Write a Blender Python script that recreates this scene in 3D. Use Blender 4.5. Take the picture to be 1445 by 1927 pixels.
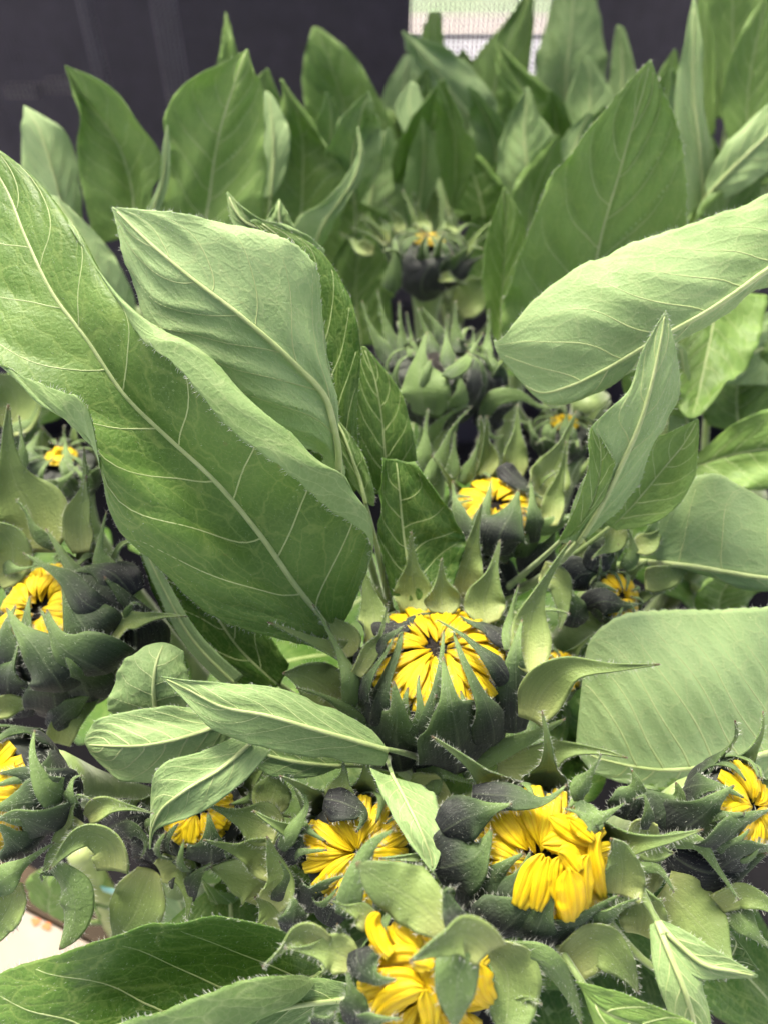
import bpy, math, random
import numpy as np
from mathutils import Matrix, Vector

for o in list(bpy.data.objects):
    bpy.data.objects.remove(o)
random.seed(7)
rng = np.random.default_rng(7)
sc = bpy.context.scene
COL = sc.collection

# ------------------------------------------------------------------ camera
PITCH = math.radians(45.0)
CAM = np.array([0.0, -0.25, 0.87])
cam_d = bpy.data.cameras.new("camera")
cam = bpy.data.objects.new("camera", cam_d)
COL.objects.link(cam)
cam.location = CAM
cam.rotation_euler = (math.radians(90) - PITCH, 0, 0)
cam_d.sensor_fit = 'HORIZONTAL'
cam_d.sensor_width = 24.0
cam_d.lens = 25.97
cam_d.clip_start = 0.01
cam_d.clip_end = 400
cam_d.dof.use_dof = True
cam_d.dof.focus_distance = 0.264
cam_d.dof.aperture_fstop = 8.0
sc.camera = cam

# ------------------------------------------------------------------ world, sun, exposure
SUN_EL, SUN_AZ = math.radians(58), math.radians(-25)   # azimuth from +Y toward +X
w = bpy.data.worlds.new("World")
sc.world = w
w.use_nodes = True
nt = w.node_tree
bgn = nt.nodes["Background"]
sky = nt.nodes.new("ShaderNodeTexSky")
sky.sky_type = 'NISHITA'
sky.sun_disc = False
sky.sun_elevation = SUN_EL
sky.sun_rotation = SUN_AZ
sky.air_density = 0.5
sky.dust_density = 9.0
sky.ozone_density = 0.6
nt.links.new(sky.outputs[0], bgn.inputs[0])
bgn.inputs[1].default_value = 0.105
sd = bpy.data.lights.new("sun", 'SUN')
sd.energy = 1.5
sd.angle = math.radians(15)
sd.color = (1.0, 0.93, 0.80)
sun = bpy.data.objects.new("sun", sd)
COL.objects.link(sun)
sdir = Vector((math.sin(SUN_AZ) * math.cos(SUN_EL), math.cos(SUN_AZ) * math.cos(SUN_EL), math.sin(SUN_EL)))
sun.rotation_euler = sdir.to_track_quat('Z', 'Y').to_euler()
sun.location = (0, 0, 3)
sc.view_settings.view_transform = 'Standard'
sc.view_settings.look = 'None'
sc.view_settings.exposure = 1.9
sc.view_settings.gamma = 1.0
sc.view_settings.use_curve_mapping = False
sc.cycles.use_denoising = True
sc.cycles.max_bounces = 6
sc.cycles.diffuse_bounces = 3
sc.cycles.glossy_bounces = 2
sc.cycles.transmission_bounces = 4
sc.cycles.use_adaptive_sampling = True
sc.cycles.adaptive_threshold = 0.03

# ------------------------------------------------------------------ photo pixel <-> place
FPX = 1445 * 25.97 / 24.0
cp, sp = math.cos(PITCH), math.sin(PITCH)
RGT = np.array([1.0, 0, 0]); UPV = np.array([0, sp, cp]); BCK = np.array([0, -cp, sp])   # camera axes


def P(x, y, d):
    return CAM + RGT * ((x - 722.5) / FPX * d) - UPV * ((y - 963.5) / FPX * d) - BCK * d


def Pz(x, y, z):
    """point where the line of sight through a photo pixel meets the height z"""
    r = RGT * ((x - 722.5) / FPX) - UPV * ((y - 963.5) / FPX) - BCK
    return CAM + r * ((z - CAM[2]) / r[2])


def plane_d(y, h=0.62):
    v = (y - 963.5) / FPX
    return (CAM[2] - h) / (sp + v * cp)


# ------------------------------------------------------------------ materials
def new_mat(name):
    m = bpy.data.materials.new(name)
    m.use_nodes = True
    n = m.node_tree.nodes
    for x in list(n):
        n.remove(x)
    return m, n, m.node_tree.links


def nd(n, t, **kw):
    x = n.new(t)
    for k, v in kw.items():
        setattr(x, k, v)
    return x


def mixc(n, l, fac, a, b, mode='MIX'):
    x = n.new("ShaderNodeMix"); x.data_type = 'RGBA'; x.blend_type = mode
    if isinstance(fac, (int, float)): x.inputs[0].default_value = fac
    else: l.new(fac, x.inputs[0])
    for i, v in ((6, a), (7, b)):
        if isinstance(v, tuple): x.inputs[i].default_value = (*v, 1)
        else: l.new(v, x.inputs[i])
    return x.outputs[2]


def ramp(n, l, fac, stops):
    r = n.new("ShaderNodeValToRGB")
    el = r.color_ramp.elements
    while len(el) < len(stops): el.new(0.5)
    for e, (p, c) in zip(el, stops):
        e.position = p
        e.color = (c, c, c, 1) if isinstance(c, (int, float)) else (*c, 1)
    l.new(fac, r.inputs[0])
    return r.outputs[0]


def noise(n, l, vec, scale, detail=3, rough=0.55):
    x = nd(n, "ShaderNodeTexNoise"); x.inputs["Scale"].default_value = scale
    x.inputs["Detail"].default_value = detail; x.inputs["Roughness"].default_value = rough
    if vec is not None: l.new(vec, x.inputs["Vector"])
    return x.outputs[0]


def voro(n, l, vec, scale, feature='DISTANCE_TO_EDGE'):
    x = nd(n, "ShaderNodeTexVoronoi", feature=feature); x.inputs["Scale"].default_value = scale
    l.new(vec, x.inputs["Vector"])
    return x.outputs[0]


def math_n(n, l, op, a, b=None):
    x = nd(n, "ShaderNodeMath", operation=op)
    for i, v in enumerate((a, b)):
        if v is None: continue
        if isinstance(v, (int, float)): x.inputs[i].default_value = v
        else: l.new(v, x.inputs[i])
    return x.outputs[0]


def bump(n, l, h, strength, dist, nrm=None):
    b = nd(n, "ShaderNodeBump"); b.inputs["Strength"].default_value = strength; b.inputs["Distance"].default_value = dist
    l.new(h, b.inputs["Height"])
    if nrm is not None: l.new(nrm, b.inputs["Normal"])
    return b.outputs[0]


def finish(m, n, l, col, rough, nrm=None, trans=0.0, tcol=None, sheen=0.0, spec=0.5, coat=0.0):
    p = nd(n, "ShaderNodeBsdfPrincipled")
    out = nd(n, "ShaderNodeOutputMaterial")
    if isinstance(col, tuple): p.inputs["Base Color"].default_value = (*col, 1)
    else: l.new(col, p.inputs["Base Color"])
    if isinstance(rough, (int, float)): p.inputs["Roughness"].default_value = rough
    else: l.new(rough, p.inputs["Roughness"])
    p.inputs["Specular IOR Level"].default_value = spec
    p.inputs["Sheen Weight"].default_value = sheen
    p.inputs["Sheen Roughness"].default_value = 0.45
    if coat: p.inputs["Coat Weight"].default_value = coat; p.inputs["Coat Roughness"].default_value = 0.35
    if nrm is not None: l.new(nrm, p.inputs["Normal"])
    if trans:
        t = nd(n, "ShaderNodeBsdfTranslucent")
        if tcol is None: tcol = col
        if isinstance(tcol, tuple): t.inputs[0].default_value = (*tcol, 1)
        else: l.new(tcol, t.inputs[0])
        if nrm is not None: l.new(nrm, t.inputs["Normal"])
        mx = nd(n, "ShaderNodeMixShader"); mx.inputs[0].default_value = trans
        l.new(p.outputs[0], mx.inputs[1]); l.new(t.outputs[0], mx.inputs[2])
        l.new(mx.outputs[0], out.inputs[0])
    else:
        l.new(p.outputs[0], out.inputs[0])
    return m


def leaf_material(name, deep, mid, vein, rough, bump_s, under):
    m, n, l = new_mat(name)
    tc = nd(n, "ShaderNodeTexCoord")
    ob, uv = tc.outputs["Object"], tc.outputs["UV"]
    tone = nd(n, "ShaderNodeAttribute", attribute_type='OBJECT', attribute_name="tone").outputs["Fac"]
    big = noise(n, l, ob, 28, 3, 0.5)
    fac = math_n(n, l, 'ADD', math_n(n, l, 'MULTIPLY', math_n(n, l, 'SUBTRACT', big, 0.5), 1.2), tone)
    col = mixc(n, l, math_n(n, l, 'MAXIMUM', math_n(n, l, 'MINIMUM', fac, 1.0), 0.0), deep, mid)
    # distort the vein net a little
    nz = nd(n, "ShaderNodeTexNoise"); nz.inputs["Scale"].default_value = 160; l.new(ob, nz.inputs["Vector"])
    add = nd(n, "ShaderNodeVectorMath", operation='MULTIPLY_ADD'); add.inputs[1].default_value = (.007, .007, .007)
    l.new(nz.outputs[1], add.inputs[0]); l.new(ob, add.inputs[2])
    sx = nd(n, "ShaderNodeSeparateXYZ"); l.new(uv, sx.inputs[0])
    au = math_n(n, l, 'ABSOLUTE', math_n(n, l, 'SUBTRACT', math_n(n, l, 'MULTIPLY', sx.outputs[0], 2.0), 1.0))
    nl = nd(n, "ShaderNodeAttribute", attribute_type='OBJECT', attribute_name="side_veins").outputs["Fac"]
    ph = math_n(n, l, 'MULTIPLY', math_n(n, l, 'SUBTRACT', sx.outputs[1], math_n(n, l, 'MULTIPLY', math_n(n, l, 'POWER', au, 1.25), 0.3)), nl)
    cx = nd(n, "ShaderNodeCombineXYZ")
    l.new(math_n(n, l, 'MULTIPLY', sx.outputs[0], 11.0), cx.inputs[0]); l.new(math_n(n, l, 'MULTIPLY', ph, 1.7), cx.inputs[1])
    dz = nd(n, "ShaderNodeVectorMath", operation='MULTIPLY_ADD'); dz.inputs[1].default_value = (.5, .5, .0)
    l.new(nz.outputs[1], dz.inputs[0]); l.new(cx.outputs[0], dz.inputs[2])
    v1 = voro(n, l, dz.outputs[0], 1.0); v2 = voro(n, l, add.outputs[0], 330)
    line1 = ramp(n, l, v1, [(0.0, 1.0), (0.014, 0.8), (0.045, 0.0)])
    line2 = ramp(n, l, v2, [(0.0, 1.0), (0.12, 0.0)])
    col = mixc(n, l, math_n(n, l, 'MULTIPLY', line1, 0.24 if not under else 0.24), col, vein)
    col = mixc(n, l, math_n(n, l, 'MULTIPLY', line2, 0.12), col, vein)
    # fine pale stubble of short hairs
    st = voro(n, l, ob, 900, 'F1')
    dots = ramp(n, l, st, [(0.0, 1.0), (0.16, 0.7), (0.26, 0.0)])
    patch = ramp(n, l, noise(n, l, ob, 45, 2), [(0.35, 0.03), (0.7, 0.30)])
    col = mixc(n, l, math_n(n, l, 'MULTIPLY', dots, patch), col, (0.38, 0.48, 0.26))
    # blemishes: small tan flecks
    fl = ramp(n, l, noise(n, l, ob, 230, 2), [(0.74, 0.0), (0.80, 0.35)])
    col = mixc(n, l, fl, col, (0.16, 0.13, 0.05))
    h = math_n(n, l, 'ADD', math_n(n, l, 'MULTIPLY', ramp(n, l, v1, [(0.0, 0.0), (0.25, 1.0)]), -1.0 if under else 1.0),
               math_n(n, l, 'MULTIPLY', ramp(n, l, v2, [(0.0, 0.0), (0.3, 1.0)]), -0.35 if under else 0.35))
    nr = bump(n, l, h, bump_s, 0.0006)
    nr = bump(n, l, noise(n, l, ob, 1100, 2), 0.5, 0.0004, nr)
    rg = ramp(n, l, noise(n, l, ob, 60, 3), [(0.3, rough - 0.08), (0.7, rough + 0.1)])
    tcol = mixc(n, l, 0.6, col, (0.20, 0.42, 0.02))
    return finish(m, n, l, col, rg, nr, trans=0.26, tcol=tcol, sheen=0.0 if not under else 0.04, spec=0.28 if not under else 0.18)


M = {}
M['leaf_up'] = leaf_material("leaf_upper_green", (0.042, 0.112, 0.012), (0.205, 0.340, 0.082), (0.36, 0.46, 0.13), 0.48, 0.3, False)
M['leaf_un'] = leaf_material("leaf_underside_pale", (0.125, 0.222, 0.056), (0.345, 0.495, 0.215), (0.50, 0.58, 0.27), 0.52, 0.22, True)


def bract_out():
    m, n, l = new_mat("bract_outer_charcoal")
    tc = nd(n, "ShaderNodeTexCoord"); ob = tc.outputs["Object"]
    sx = nd(n, "ShaderNodeSeparateXYZ"); l.new(tc.outputs["UV"], sx.inputs[0])
    u, v = sx.outputs[0], sx.outputs[1]
    nz = noise(n, l, ob, 110, 3)
    vv = math_n(n, l, 'ADD', v, math_n(n, l, 'MULTIPLY', math_n(n, l, 'SUBTRACT', nz, 0.5), 0.35))
    edge = math_n(n, l, 'ABSOLUTE', math_n(n, l, 'SUBTRACT', u, 0.5))
    vv = math_n(n, l, 'ADD', vv, math_n(n, l, 'MULTIPLY', math_n(n, l, 'POWER', math_n(n, l, 'MULTIPLY', edge, 2.0), 3.0), 0.16))
    green = nd(n, "ShaderNodeAttribute", attribute_type='OBJECT', attribute_name="green").outputs["Fac"]
    vv = math_n(n, l, 'ADD', vv, green)
    g = ramp(n, l, vv, [(0.0, (0.014, 0.0155, 0.0165)), (0.32, (0.021, 0.027, 0.021)), (0.62, (0.045, 0.080, 0.026)), (0.95, (0.125, 0.20, 0.060))])
    tip = ramp(n, l, v, [(0.955, 0.0), (0.99, 0.8)])
    g = mixc(n, l, tip, g, (0.10, 0.035, 0.035))
    cv = ramp(n, l, edge, [(0.0, 1.0), (0.03, 0.0)])
    g = mixc(n, l, math_n(n, l, 'MULTIPLY', cv, 0.3), g, (0.16, 0.2, 0.11))
    # streaks along the length
    mp = nd(n, "ShaderNodeMapping"); mp.inputs["Scale"].default_value = (26, 2.0, 1); l.new(tc.outputs["UV"], mp.inputs[0])
    stn = noise(n, l, mp.outputs[0], 1.0, 3)
    g = mixc(n, l, ramp(n, l, stn, [(0.45, 0.0), (0.75, 0.45)]), g, mixc(n, l, 0.5, g, (0.14, 0.17, 0.12)))
    dots = ramp(n, l, voro(n, l, ob, 1000, 'F1'), [(0.0, 1.0), (0.12, 0.5), (0.2, 0.0)])
    g = mixc(n, l, math_n(n, l, 'MULTIPLY', dots, 0.45), g, (0.19, 0.22, 0.17))
    nr = bump(n, l, stn, 0.35, 0.0005)
    nr = bump(n, l, noise(n, l, ob, 900, 2), 0.8, 0.0004, nr)
    return finish(m, n, l, g, 0.6, nr, sheen=0.04, spec=0.2, trans=0.05)


def bract_in():
    m, n, l = new_mat("bract_inner_pale_green")
    tc = nd(n, "ShaderNodeTexCoord"); ob = tc.outputs["Object"]
    sx = nd(n, "ShaderNodeSeparateXYZ"); l.new(tc.outputs["UV"], sx.inputs[0])
    v = sx.outputs[1]
    nz = noise(n, l, ob, 70, 3)
    vv = math_n(n, l, 'ADD', v, math_n(n, l, 'MULTIPLY', math_n(n, l, 'SUBTRACT', nz, 0.5), 0.4))
    g = ramp(n, l, vv, [(0.0, (0.32, 0.37, 0.125)), (0.35, (0.235, 0.32, 0.095)), (0.75, (0.165, 0.25, 0.075)), (1.0, (0.19, 0.26, 0.095))])
    ed = math_n(n, l, 'ABSOLUTE', math_n(n, l, 'SUBTRACT', sx.outputs[0], 0.5))
    g = mixc(n, l, ramp(n, l, ed, [(0.0, 0.45), (0.025, 0.0)]), g, (0.30, 0.36, 0.16))
    g = mixc(n, l, ramp(n, l, ed, [(0.42, 0.0), (0.5, 0.35)]), g, (0.085, 0.14, 0.045))
    tip = ramp(n, l, v, [(0.95, 0.0), (0.99, 0.8)])
    g = mixc(n, l, tip, g, (0.12, 0.045, 0.04))
    mp = nd(n, "ShaderNodeMapping"); mp.inputs["Scale"].default_value = (22, 1.6, 1); l.new(tc.outputs["UV"], mp.inputs[0])
    stn = noise(n, l, mp.outputs[0], 1.0, 3)
    g = mixc(n, l, ramp(n, l, stn, [(0.4, 0.0), (0.8, 0.35)]), g, (0.085, 0.13, 0.05))
    dots = ramp(n, l, voro(n, l, ob, 950, 'F1'), [(0.0, 1.0), (0.15, 0.0)])
    g = mixc(n, l, math_n(n, l, 'MULTIPLY', dots, 0.4), g, (0.36, 0.42, 0.25))
    nr = bump(n, l, stn, 0.3, 0.0005)
    nr = bump(n, l, noise(n, l, ob, 900, 2), 0.7, 0.0004, nr)
    return finish(m, n, l, g, 0.55, nr, sheen=0.03, spec=0.25, trans=0.18, tcol=(0.2, 0.33, 0.05))


M['br_o'] = bract_out()
M['br_i'] = bract_in()


def petal_mat():
    m, n, l = new_mat("petal_yellow")
    tc = nd(n, "ShaderNodeTexCoord")
    sx = nd(n, "ShaderNodeSeparateXYZ"); l.new(tc.outputs["UV"], sx.inputs[0])
    mp = nd(n, "ShaderNodeMapping"); mp.inputs["Scale"].default_value = (20, 0.6, 1); l.new(tc.outputs["UV"], mp.inputs[0])
    stn = noise(n, l, mp.outputs[0], 1.0, 2)
    rnd = nd(n, "ShaderNodeObjectInfo").outputs["Random"]
    base = mixc(n, l, rnd, (0.84, 0.61, 0.006), (0.82, 0.68, 0.014))
    g = mixc(n, l, ramp(n, l, stn, [(0.40, 0.0), (0.58, 0.75)]), base, (0.70, 0.44, 0.003))
    # greenish foot of the petal
    g = mixc(n, l, ramp(n, l, sx.outputs[1], [(0.0, 0.55), (0.22, 0.0)]), g, (0.34, 0.33, 0.02))
    nr = bump(n, l, stn, 0.8, 0.0009)
    return finish(m, n, l, g, 0.45, nr, trans=0.22, tcol=(0.95, 0.66, 0.02), sheen=0.0, spec=0.35)


M['petal'] = petal_mat()


def simple(name, c1, c2, scale, rough, b=0.3, dist=0.0008, trans=0.0, sheen=0.0, spec=0.4):
    m, n, l = new_mat(name)
    tc = nd(n, "ShaderNodeTexCoord"); ob = tc.outputs["Object"]
    nz = noise(n, l, ob, scale, 4)
    g = mixc(n, l, ramp(n, l, nz, [(0.3, 0.0), (0.7, 1.0)]), c1, c2)
    nr = bump(n, l, noise(n, l, ob, scale * 4, 3), b, dist)
    return finish(m, n, l, g, rough, nr, trans=trans, sheen=sheen, spec=spec)


M['hair'] = simple("pale_plant_hair", (0.48, 0.52, 0.42), (0.64, 0.67, 0.58), 300, 0.5, 0.0, trans=0.3)
M['vein'] = simple("pale_leaf_vein", (0.31, 0.41, 0.14), (0.42, 0.50, 0.22), 150, 0.5, 0.3, trans=0.1, sheen=0.1)
M['vein_g'] = simple("green_leaf_vein", (0.22, 0.33, 0.09), (0.36, 0.45, 0.17), 150, 0.5, 0.3, trans=0.1, sheen=0.1)
M['stem'] = simple("sunflower_stem_green", (0.12, 0.19, 0.05), (0.22, 0.30, 0.10), 90, 0.55, 0.5, sheen=0.3)
M['body'] = simple("flower_receptacle_dark", (0.016, 0.020, 0.017), (0.035, 0.045, 0.03), 120, 0.7, 0.5)
M['disc'] = simple("disc_floret_black", (0.006, 0.005, 0.004), (0.02, 0.014, 0.008), 900, 0.7, 1.0, 0.001)
M['thread'] = simple("dark_screen_thread", (0.045, 0.040, 0.052), (0.070, 0.062, 0.080), 60, 0.6, 0.2)
M['tarp'] = simple("dark_tarp", (0.045, 0.038, 0.050), (0.085, 0.072, 0.088), 9, 0.7, 0.4, 0.002)
M['post'] = simple("grey_post_metal", (0.20, 0.19, 0.205), (0.28, 0.27, 0.29), 25, 0.5, 0.2)
M['palebar'] = simple("pale_block_stone", (0.2, 0.18, 0.16), (0.34, 0.31, 0.28), 60, 0.8, 0.5)
M['mat'] = simple("shade_darkened_floor_mat", (0.003, 0.0025, 0.0032), (0.008, 0.007, 0.0085), 35, 0.85, 0.6, 0.002)  # near black: the shade under the bunch is put into the base colour
M['concrete'] = simple("pale_concrete", (0.50, 0.52, 0.56), (0.66, 0.67, 0.70), 3, 0.85, 0.4, 0.004)
M['lawn'] = simple("lawn_green", (0.42, 0.56, 0.34), (0.52, 0.64, 0.44), 6, 0.9, 0.8, 0.02)
M['path'] = simple("pinkish_gravel_path", (0.60, 0.56, 0.52), (0.66, 0.62, 0.58), 10, 0.9, 0.6, 0.006)
M['card'] = simple("cream_card", (0.25, 0.20, 0.155), (0.34, 0.29, 0.24), 14, 0.7, 0.2, 0.0005)
M['brown'] = simple("dark_brown_wood", (0.030, 0.020, 0.010), (0.065, 0.043, 0.022), 30, 0.8, 0.4)
M['orange'] = simple("orange_print", (0.42, 0.11, 0.015), (0.5, 0.15, 0.03), 200, 0.6, 0.1)
M['tan'] = simple("pinkish_tan_board", (0.34, 0.23, 0.19), (0.42, 0.30, 0.25), 40, 0.75, 0.4)
M['teal'] = simple("turquoise_plastic_tape", (0.28, 0.66, 0.62), (0.38, 0.76, 0.70), 60, 0.4, 0.2)
M['black'] = simple("black_plastic", (0.010, 0.009, 0.012), (0.018, 0.016, 0.022), 40, 0.45, 0.2)


# ------------------------------------------------------------------ objects
def link(name, verts, faces, mats, parent=None, uv=None, fmat=None, smooth=True, kind=None, origin=None):
    me = bpy.data.meshes.new(name)
    verts = np.asarray(verts, dtype=float)
    org = verts[0].copy() if origin is None else np.asarray(origin, float)
    me.from_pydata((verts - org).tolist(), [], faces)
    for m in mats:
        me.materials.append(M[m])
    if fmat is not None:
        me.polygons.foreach_set("material_index", np.asarray(fmat, dtype=np.int32))
    if smooth:
        me.polygons.foreach_set("use_smooth", np.ones(len(me.polygons), dtype=bool))
    if uv is not None:
        lay = me.uv_layers.new(name="UVMap")
        vi = np.empty(len(me.loops), dtype=np.int32)
        me.loops.foreach_get("vertex_index", vi)
        lay.data.foreach_set("uv", np.asarray(uv, dtype=np.float32)[vi].ravel())
    me.update()
    o = bpy.data.objects.new(name, me)
    COL.objects.link(o)
    w_org = Vector(org)
    if parent is not None:
        o.parent = parent
        o.location = w_org - Vector(parent["_w"])
    else:
        o.location = w_org
    o["_w"] = [float(x) for x in org]
    if kind: o["kind"] = kind
    return o


def empty(name, loc, label, cat, group=None):
    e = bpy.data.objects.new(name, None)
    COL.objects.link(e)
    e.empty_display_size = 0.02
    e.location = Vector(loc)
    e["_w"] = [float(x) for x in loc]
    e["label"] = label
    e["category"] = cat
    if group: e["group"] = group
    return e


def tag(o, label=None, cat=None, kind=None, group=None):
    if label: o["label"] = label
    if cat: o["category"] = cat
    if kind: o["kind"] = kind
    if group: o["group"] = group
    return o


def hermite(t0, Pk, t):
    """cubic through the points Pk (k,...) at parameters t0, evaluated at t"""
    Pk = np.asarray(Pk, float); t0 = np.asarray(t0, float)
    k = len(t0)
    m = np.zeros_like(Pk)
    if k == 2:
        m[:] = (Pk[1] - Pk[0]) / (t0[1] - t0[0])
    else:
        dl = (Pk[1:] - Pk[:-1]) / (t0[1:] - t0[:-1]).reshape(-1, *([1] * (Pk.ndim - 1)))
        h = (t0[1:] - t0[:-1])
        for i in range(1, k - 1):
            m[i] = (dl[i - 1] * h[i] + dl[i] * h[i - 1]) / (h[i] + h[i - 1])
        m[0] = 1.5 * dl[0] - 0.5 * m[1]
        m[-1] = 1.5 * dl[-1] - 0.5 * m[-2]
    i = np.clip(np.searchsorted(t0, t, side='right') - 1, 0, k - 2)
    hh = (t0[i + 1] - t0[i])
    s = (t - t0[i]) / hh
    sh = (-1,) + (1,) * (Pk.ndim - 1)
    s = s.reshape(sh); hh = hh.reshape(sh)
    return ((2 * s**3 - 3 * s**2 + 1) * Pk[i] + (s**3 - 2 * s**2 + s) * hh * m[i]
            + (-2 * s**3 + 3 * s**2) * Pk[i + 1] + (s**3 - s**2) * hh * m[i + 1])


def unit(a):
    return a / np.maximum(np.linalg.norm(a, axis=-1, keepdims=True), 1e-9)


def grid_normals(G):
    dv = np.gradient(G, axis=0); du = np.gradient(G, axis=1)
    N = np.cross(du, dv)
    ln = np.linalg.norm(N, axis=-1, keepdims=True)
    N = np.where(ln > 1e-14, N / np.maximum(ln, 1e-14), 0)
    # rows that collapse to a point borrow the neighbour's normal
    for a, b in ((0, 1), (-1, -2)):
        bad = np.linalg.norm(N[a], axis=-1) < 0.5
        N[a][bad] = N[b][bad]
    for i in range(len(N)):
        bad = np.linalg.norm(N[i], axis=-1) < 0.5
        if bad.any() and (~bad).any(): N[i][bad] = unit(N[i][~bad].mean(0))
    return N


def shell(name, G, N, thick, mats, parent, uvw=None):
    """closed two-sided sheet; +N side gets mats[0], the other mats[1]"""
    nv, nu = G.shape[:2]
    top = (G + N * thick * 0.5).reshape(-1, 3)
    bot = (G - N * thick * 0.5).reshape(-1, 3)
    vv, uu = np.meshgrid(np.linspace(0, 1, nv), np.linspace(0, 1, nu), indexing='ij')
    uv = np.stack([uu.ravel(), vv.ravel()], 1)
    n = nv * nu
    idx = np.arange(n).reshape(nv, nu)
    a, b, c, d = idx[:-1, :-1].ravel(), idx[:-1, 1:].ravel(), idx[1:, 1:].ravel(), idx[1:, :-1].ravel()
    f1 = np.stack([a, b, c, d], 1)
    f2 = np.stack([d, c, b, a], 1) + n
    ring = np.concatenate([idx[0, :], idx[1:, -1], idx[-1, -2::-1], idx[-2:0:-1, 0]])
    nx = np.roll(ring, -1)
    f3 = np.stack([nx, ring, ring + n, nx + n], 1)
    F = np.concatenate([f1, f2, f3])
    fm = np.concatenate([np.zeros(len(f1)), np.ones(len(f2)), np.zeros(len(f3))])
    return link(name, np.concatenate([top, bot]), F.tolist(), mats, parent, np.concatenate([uv, uv]), fm)


def hairs(name, base, direc, length, width, parent):
    k = len(base)
    side = unit(np.cross(direc, rng.normal(size=(k, 3))))
    Lh = length.reshape(-1, 1)
    width = np.broadcast_to(np.asarray(width, float), (k,)).reshape(-1, 1)
    a = base - side * width / 2; b = base + side * width / 2
    bend = rng.normal(size=(k, 3)) * 0.16
    mid = base + direc * Lh * 0.55
    tip = base + unit(direc + bend) * Lh
    V = np.stack([a, b, mid + side * width * 0.32, mid - side * width * 0.32, tip], 1).reshape(-1, 3)
    F = []
    for i in range(k):
        j = i * 5
        F.append((j, j + 1, j + 2, j + 3)); F.append((j + 3, j + 2, j + 4))
    return link(name, V, F, ['hair'], parent, kind="stuff", smooth=False)


def edge_hairs(G, N, parent, spacing=0.0008, lo=0.0009, hi=0.0022, width=0.00016, vmin=0.0, fuzz=0, fuzz_side=1, fuzz_len=0.0011):
    nv, nu = G.shape[:2]
    B, D, Ln, W = [], [], [], []
    for e, e2 in ((0, 1), (nu - 1, nu - 2)):
        E = G[:, e]; out = unit(G[:, e] - G[:, e2])
        seg = np.linalg.norm(np.diff(E, axis=0), axis=1)
        s = np.concatenate([[0], np.cumsum(seg)])
        k = max(2, int(s[-1] / spacing))
        q = np.sort(rng.uniform(vmin * s[-1], s[-1], k))
        pos = np.stack([np.interp(q, s, E[:, c]) for c in range(3)], 1)
        o = unit(np.stack([np.interp(q, s, out[:, c]) for c in range(3)], 1))
        nn = np.stack([np.interp(q, s, N[:, e][:, c]) for c in range(3)], 1)
        tg = unit(np.gradient(E, axis=0)); tt = np.stack([np.interp(q, s, tg[:, c]) for c in range(3)], 1)
        d = unit(o * rng.uniform(0.5, 1.1, (k, 1)) + tt * rng.uniform(0.0, 0.8, (k, 1)) + nn * rng.normal(0, 0.45, (k, 1)))
        B.append(pos - o * 0.0001); D.append(d); Ln.append(rng.uniform(lo, hi, k)); W.append(np.full(k, width))
    if fuzz:
        i = rng.integers(1, nv - 1, fuzz); j = rng.integers(1, nu - 1, fuzz)
        fa = rng.uniform(0, 1, (fuzz, 1))
        pos = G[i, j] * (1 - fa) + G[np.minimum(i + 1, nv - 1), j] * fa
        nn = N[i, j] * fuzz_side
        tt = unit(G[np.minimum(i + 1, nv - 1), j] - G[i - 1, j])
        B.append(pos + nn * 0.0001); D.append(unit(nn * rng.uniform(.4, .9, (fuzz, 1)) + tt * 0.7 + rng.normal(0, .3, (fuzz, 3))))
        Ln.append(rng.uniform(0.5, 1.2, fuzz) * fuzz_len); W.append(np.full(fuzz, 0.00007))
    return hairs("hair_fringe", np.concatenate(B), np.concatenate(D), np.concatenate(Ln), np.concatenate(W), parent)


def tube(name, pts, rad, mat, parent=None, sides=8, flat=None, nrm=None, kind=None):
    pts = np.asarray(pts, float); k = len(pts)
    T = unit(np.gradient(pts, axis=0))
    if nrm is None:
        ref = np.array([0.3, 1.0, 0.2]) if abs(T[0][1]) < 0.8 else np.array([1.0, 0.1, 0.2])
        nrm = np.tile(ref, (k, 1))
    Bn = unit(np.cross(T, nrm)); Nn = unit(np.cross(Bn, T))
    a = np.arange(sides) / sides * 2 * math.pi
    fl = 1.0 if flat is None else flat
    rad = np.broadcast_to(np.asarray(rad, float), (k,))
    V = pts[:, None] + (Bn[:, None] * np.cos(a)[None, :, None] + Nn[:, None] * (np.sin(a) * fl)[None, :, None]) * rad[:, None, None]
    V = V.reshape(-1, 3)
    F = []
    for i in range(k - 1):
        for j in range(sides):
            j2 = (j + 1) % sides
            F.append((i * sides + j, i * sides + j2, (i + 1) * sides + j2, (i + 1) * sides + j))
    F.append(tuple(range(sides - 1, -1, -1))); F.append(tuple((k - 1) * sides + j for j in range(sides)))
    return link(name, V, F, [mat], parent, kind=kind, origin=pts[0])


def box(name, c8, mat, parent=None, kind=None, bev=0.0):
    """box from four top corners and four bottom corners (same order)"""
    f = [(0, 1, 2, 3), (7, 6, 5, 4)] + [(i, i + 4, (i + 1) % 4 + 4, (i + 1) % 4) for i in range(4)]
    o = link(name, c8, f, [mat], parent, smooth=False, kind=kind)
    if bev:
        b = o.modifiers.new("bevel", 'BEVEL'); b.width = bev; b.segments = 2
    return o


def abox(name, lo, hi, mat, parent=None, kind=None, bev=0.0):
    x0, y0, z0 = lo; x1, y1, z1 = hi
    return box(name, [(x0, y0, z1), (x1, y0, z1), (x1, y1, z1), (x0, y1, z1), (x0, y0, z0), (x1, y0, z0), (x1, y1, z0), (x0, y1, z0)], mat, parent, kind, bev)


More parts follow.
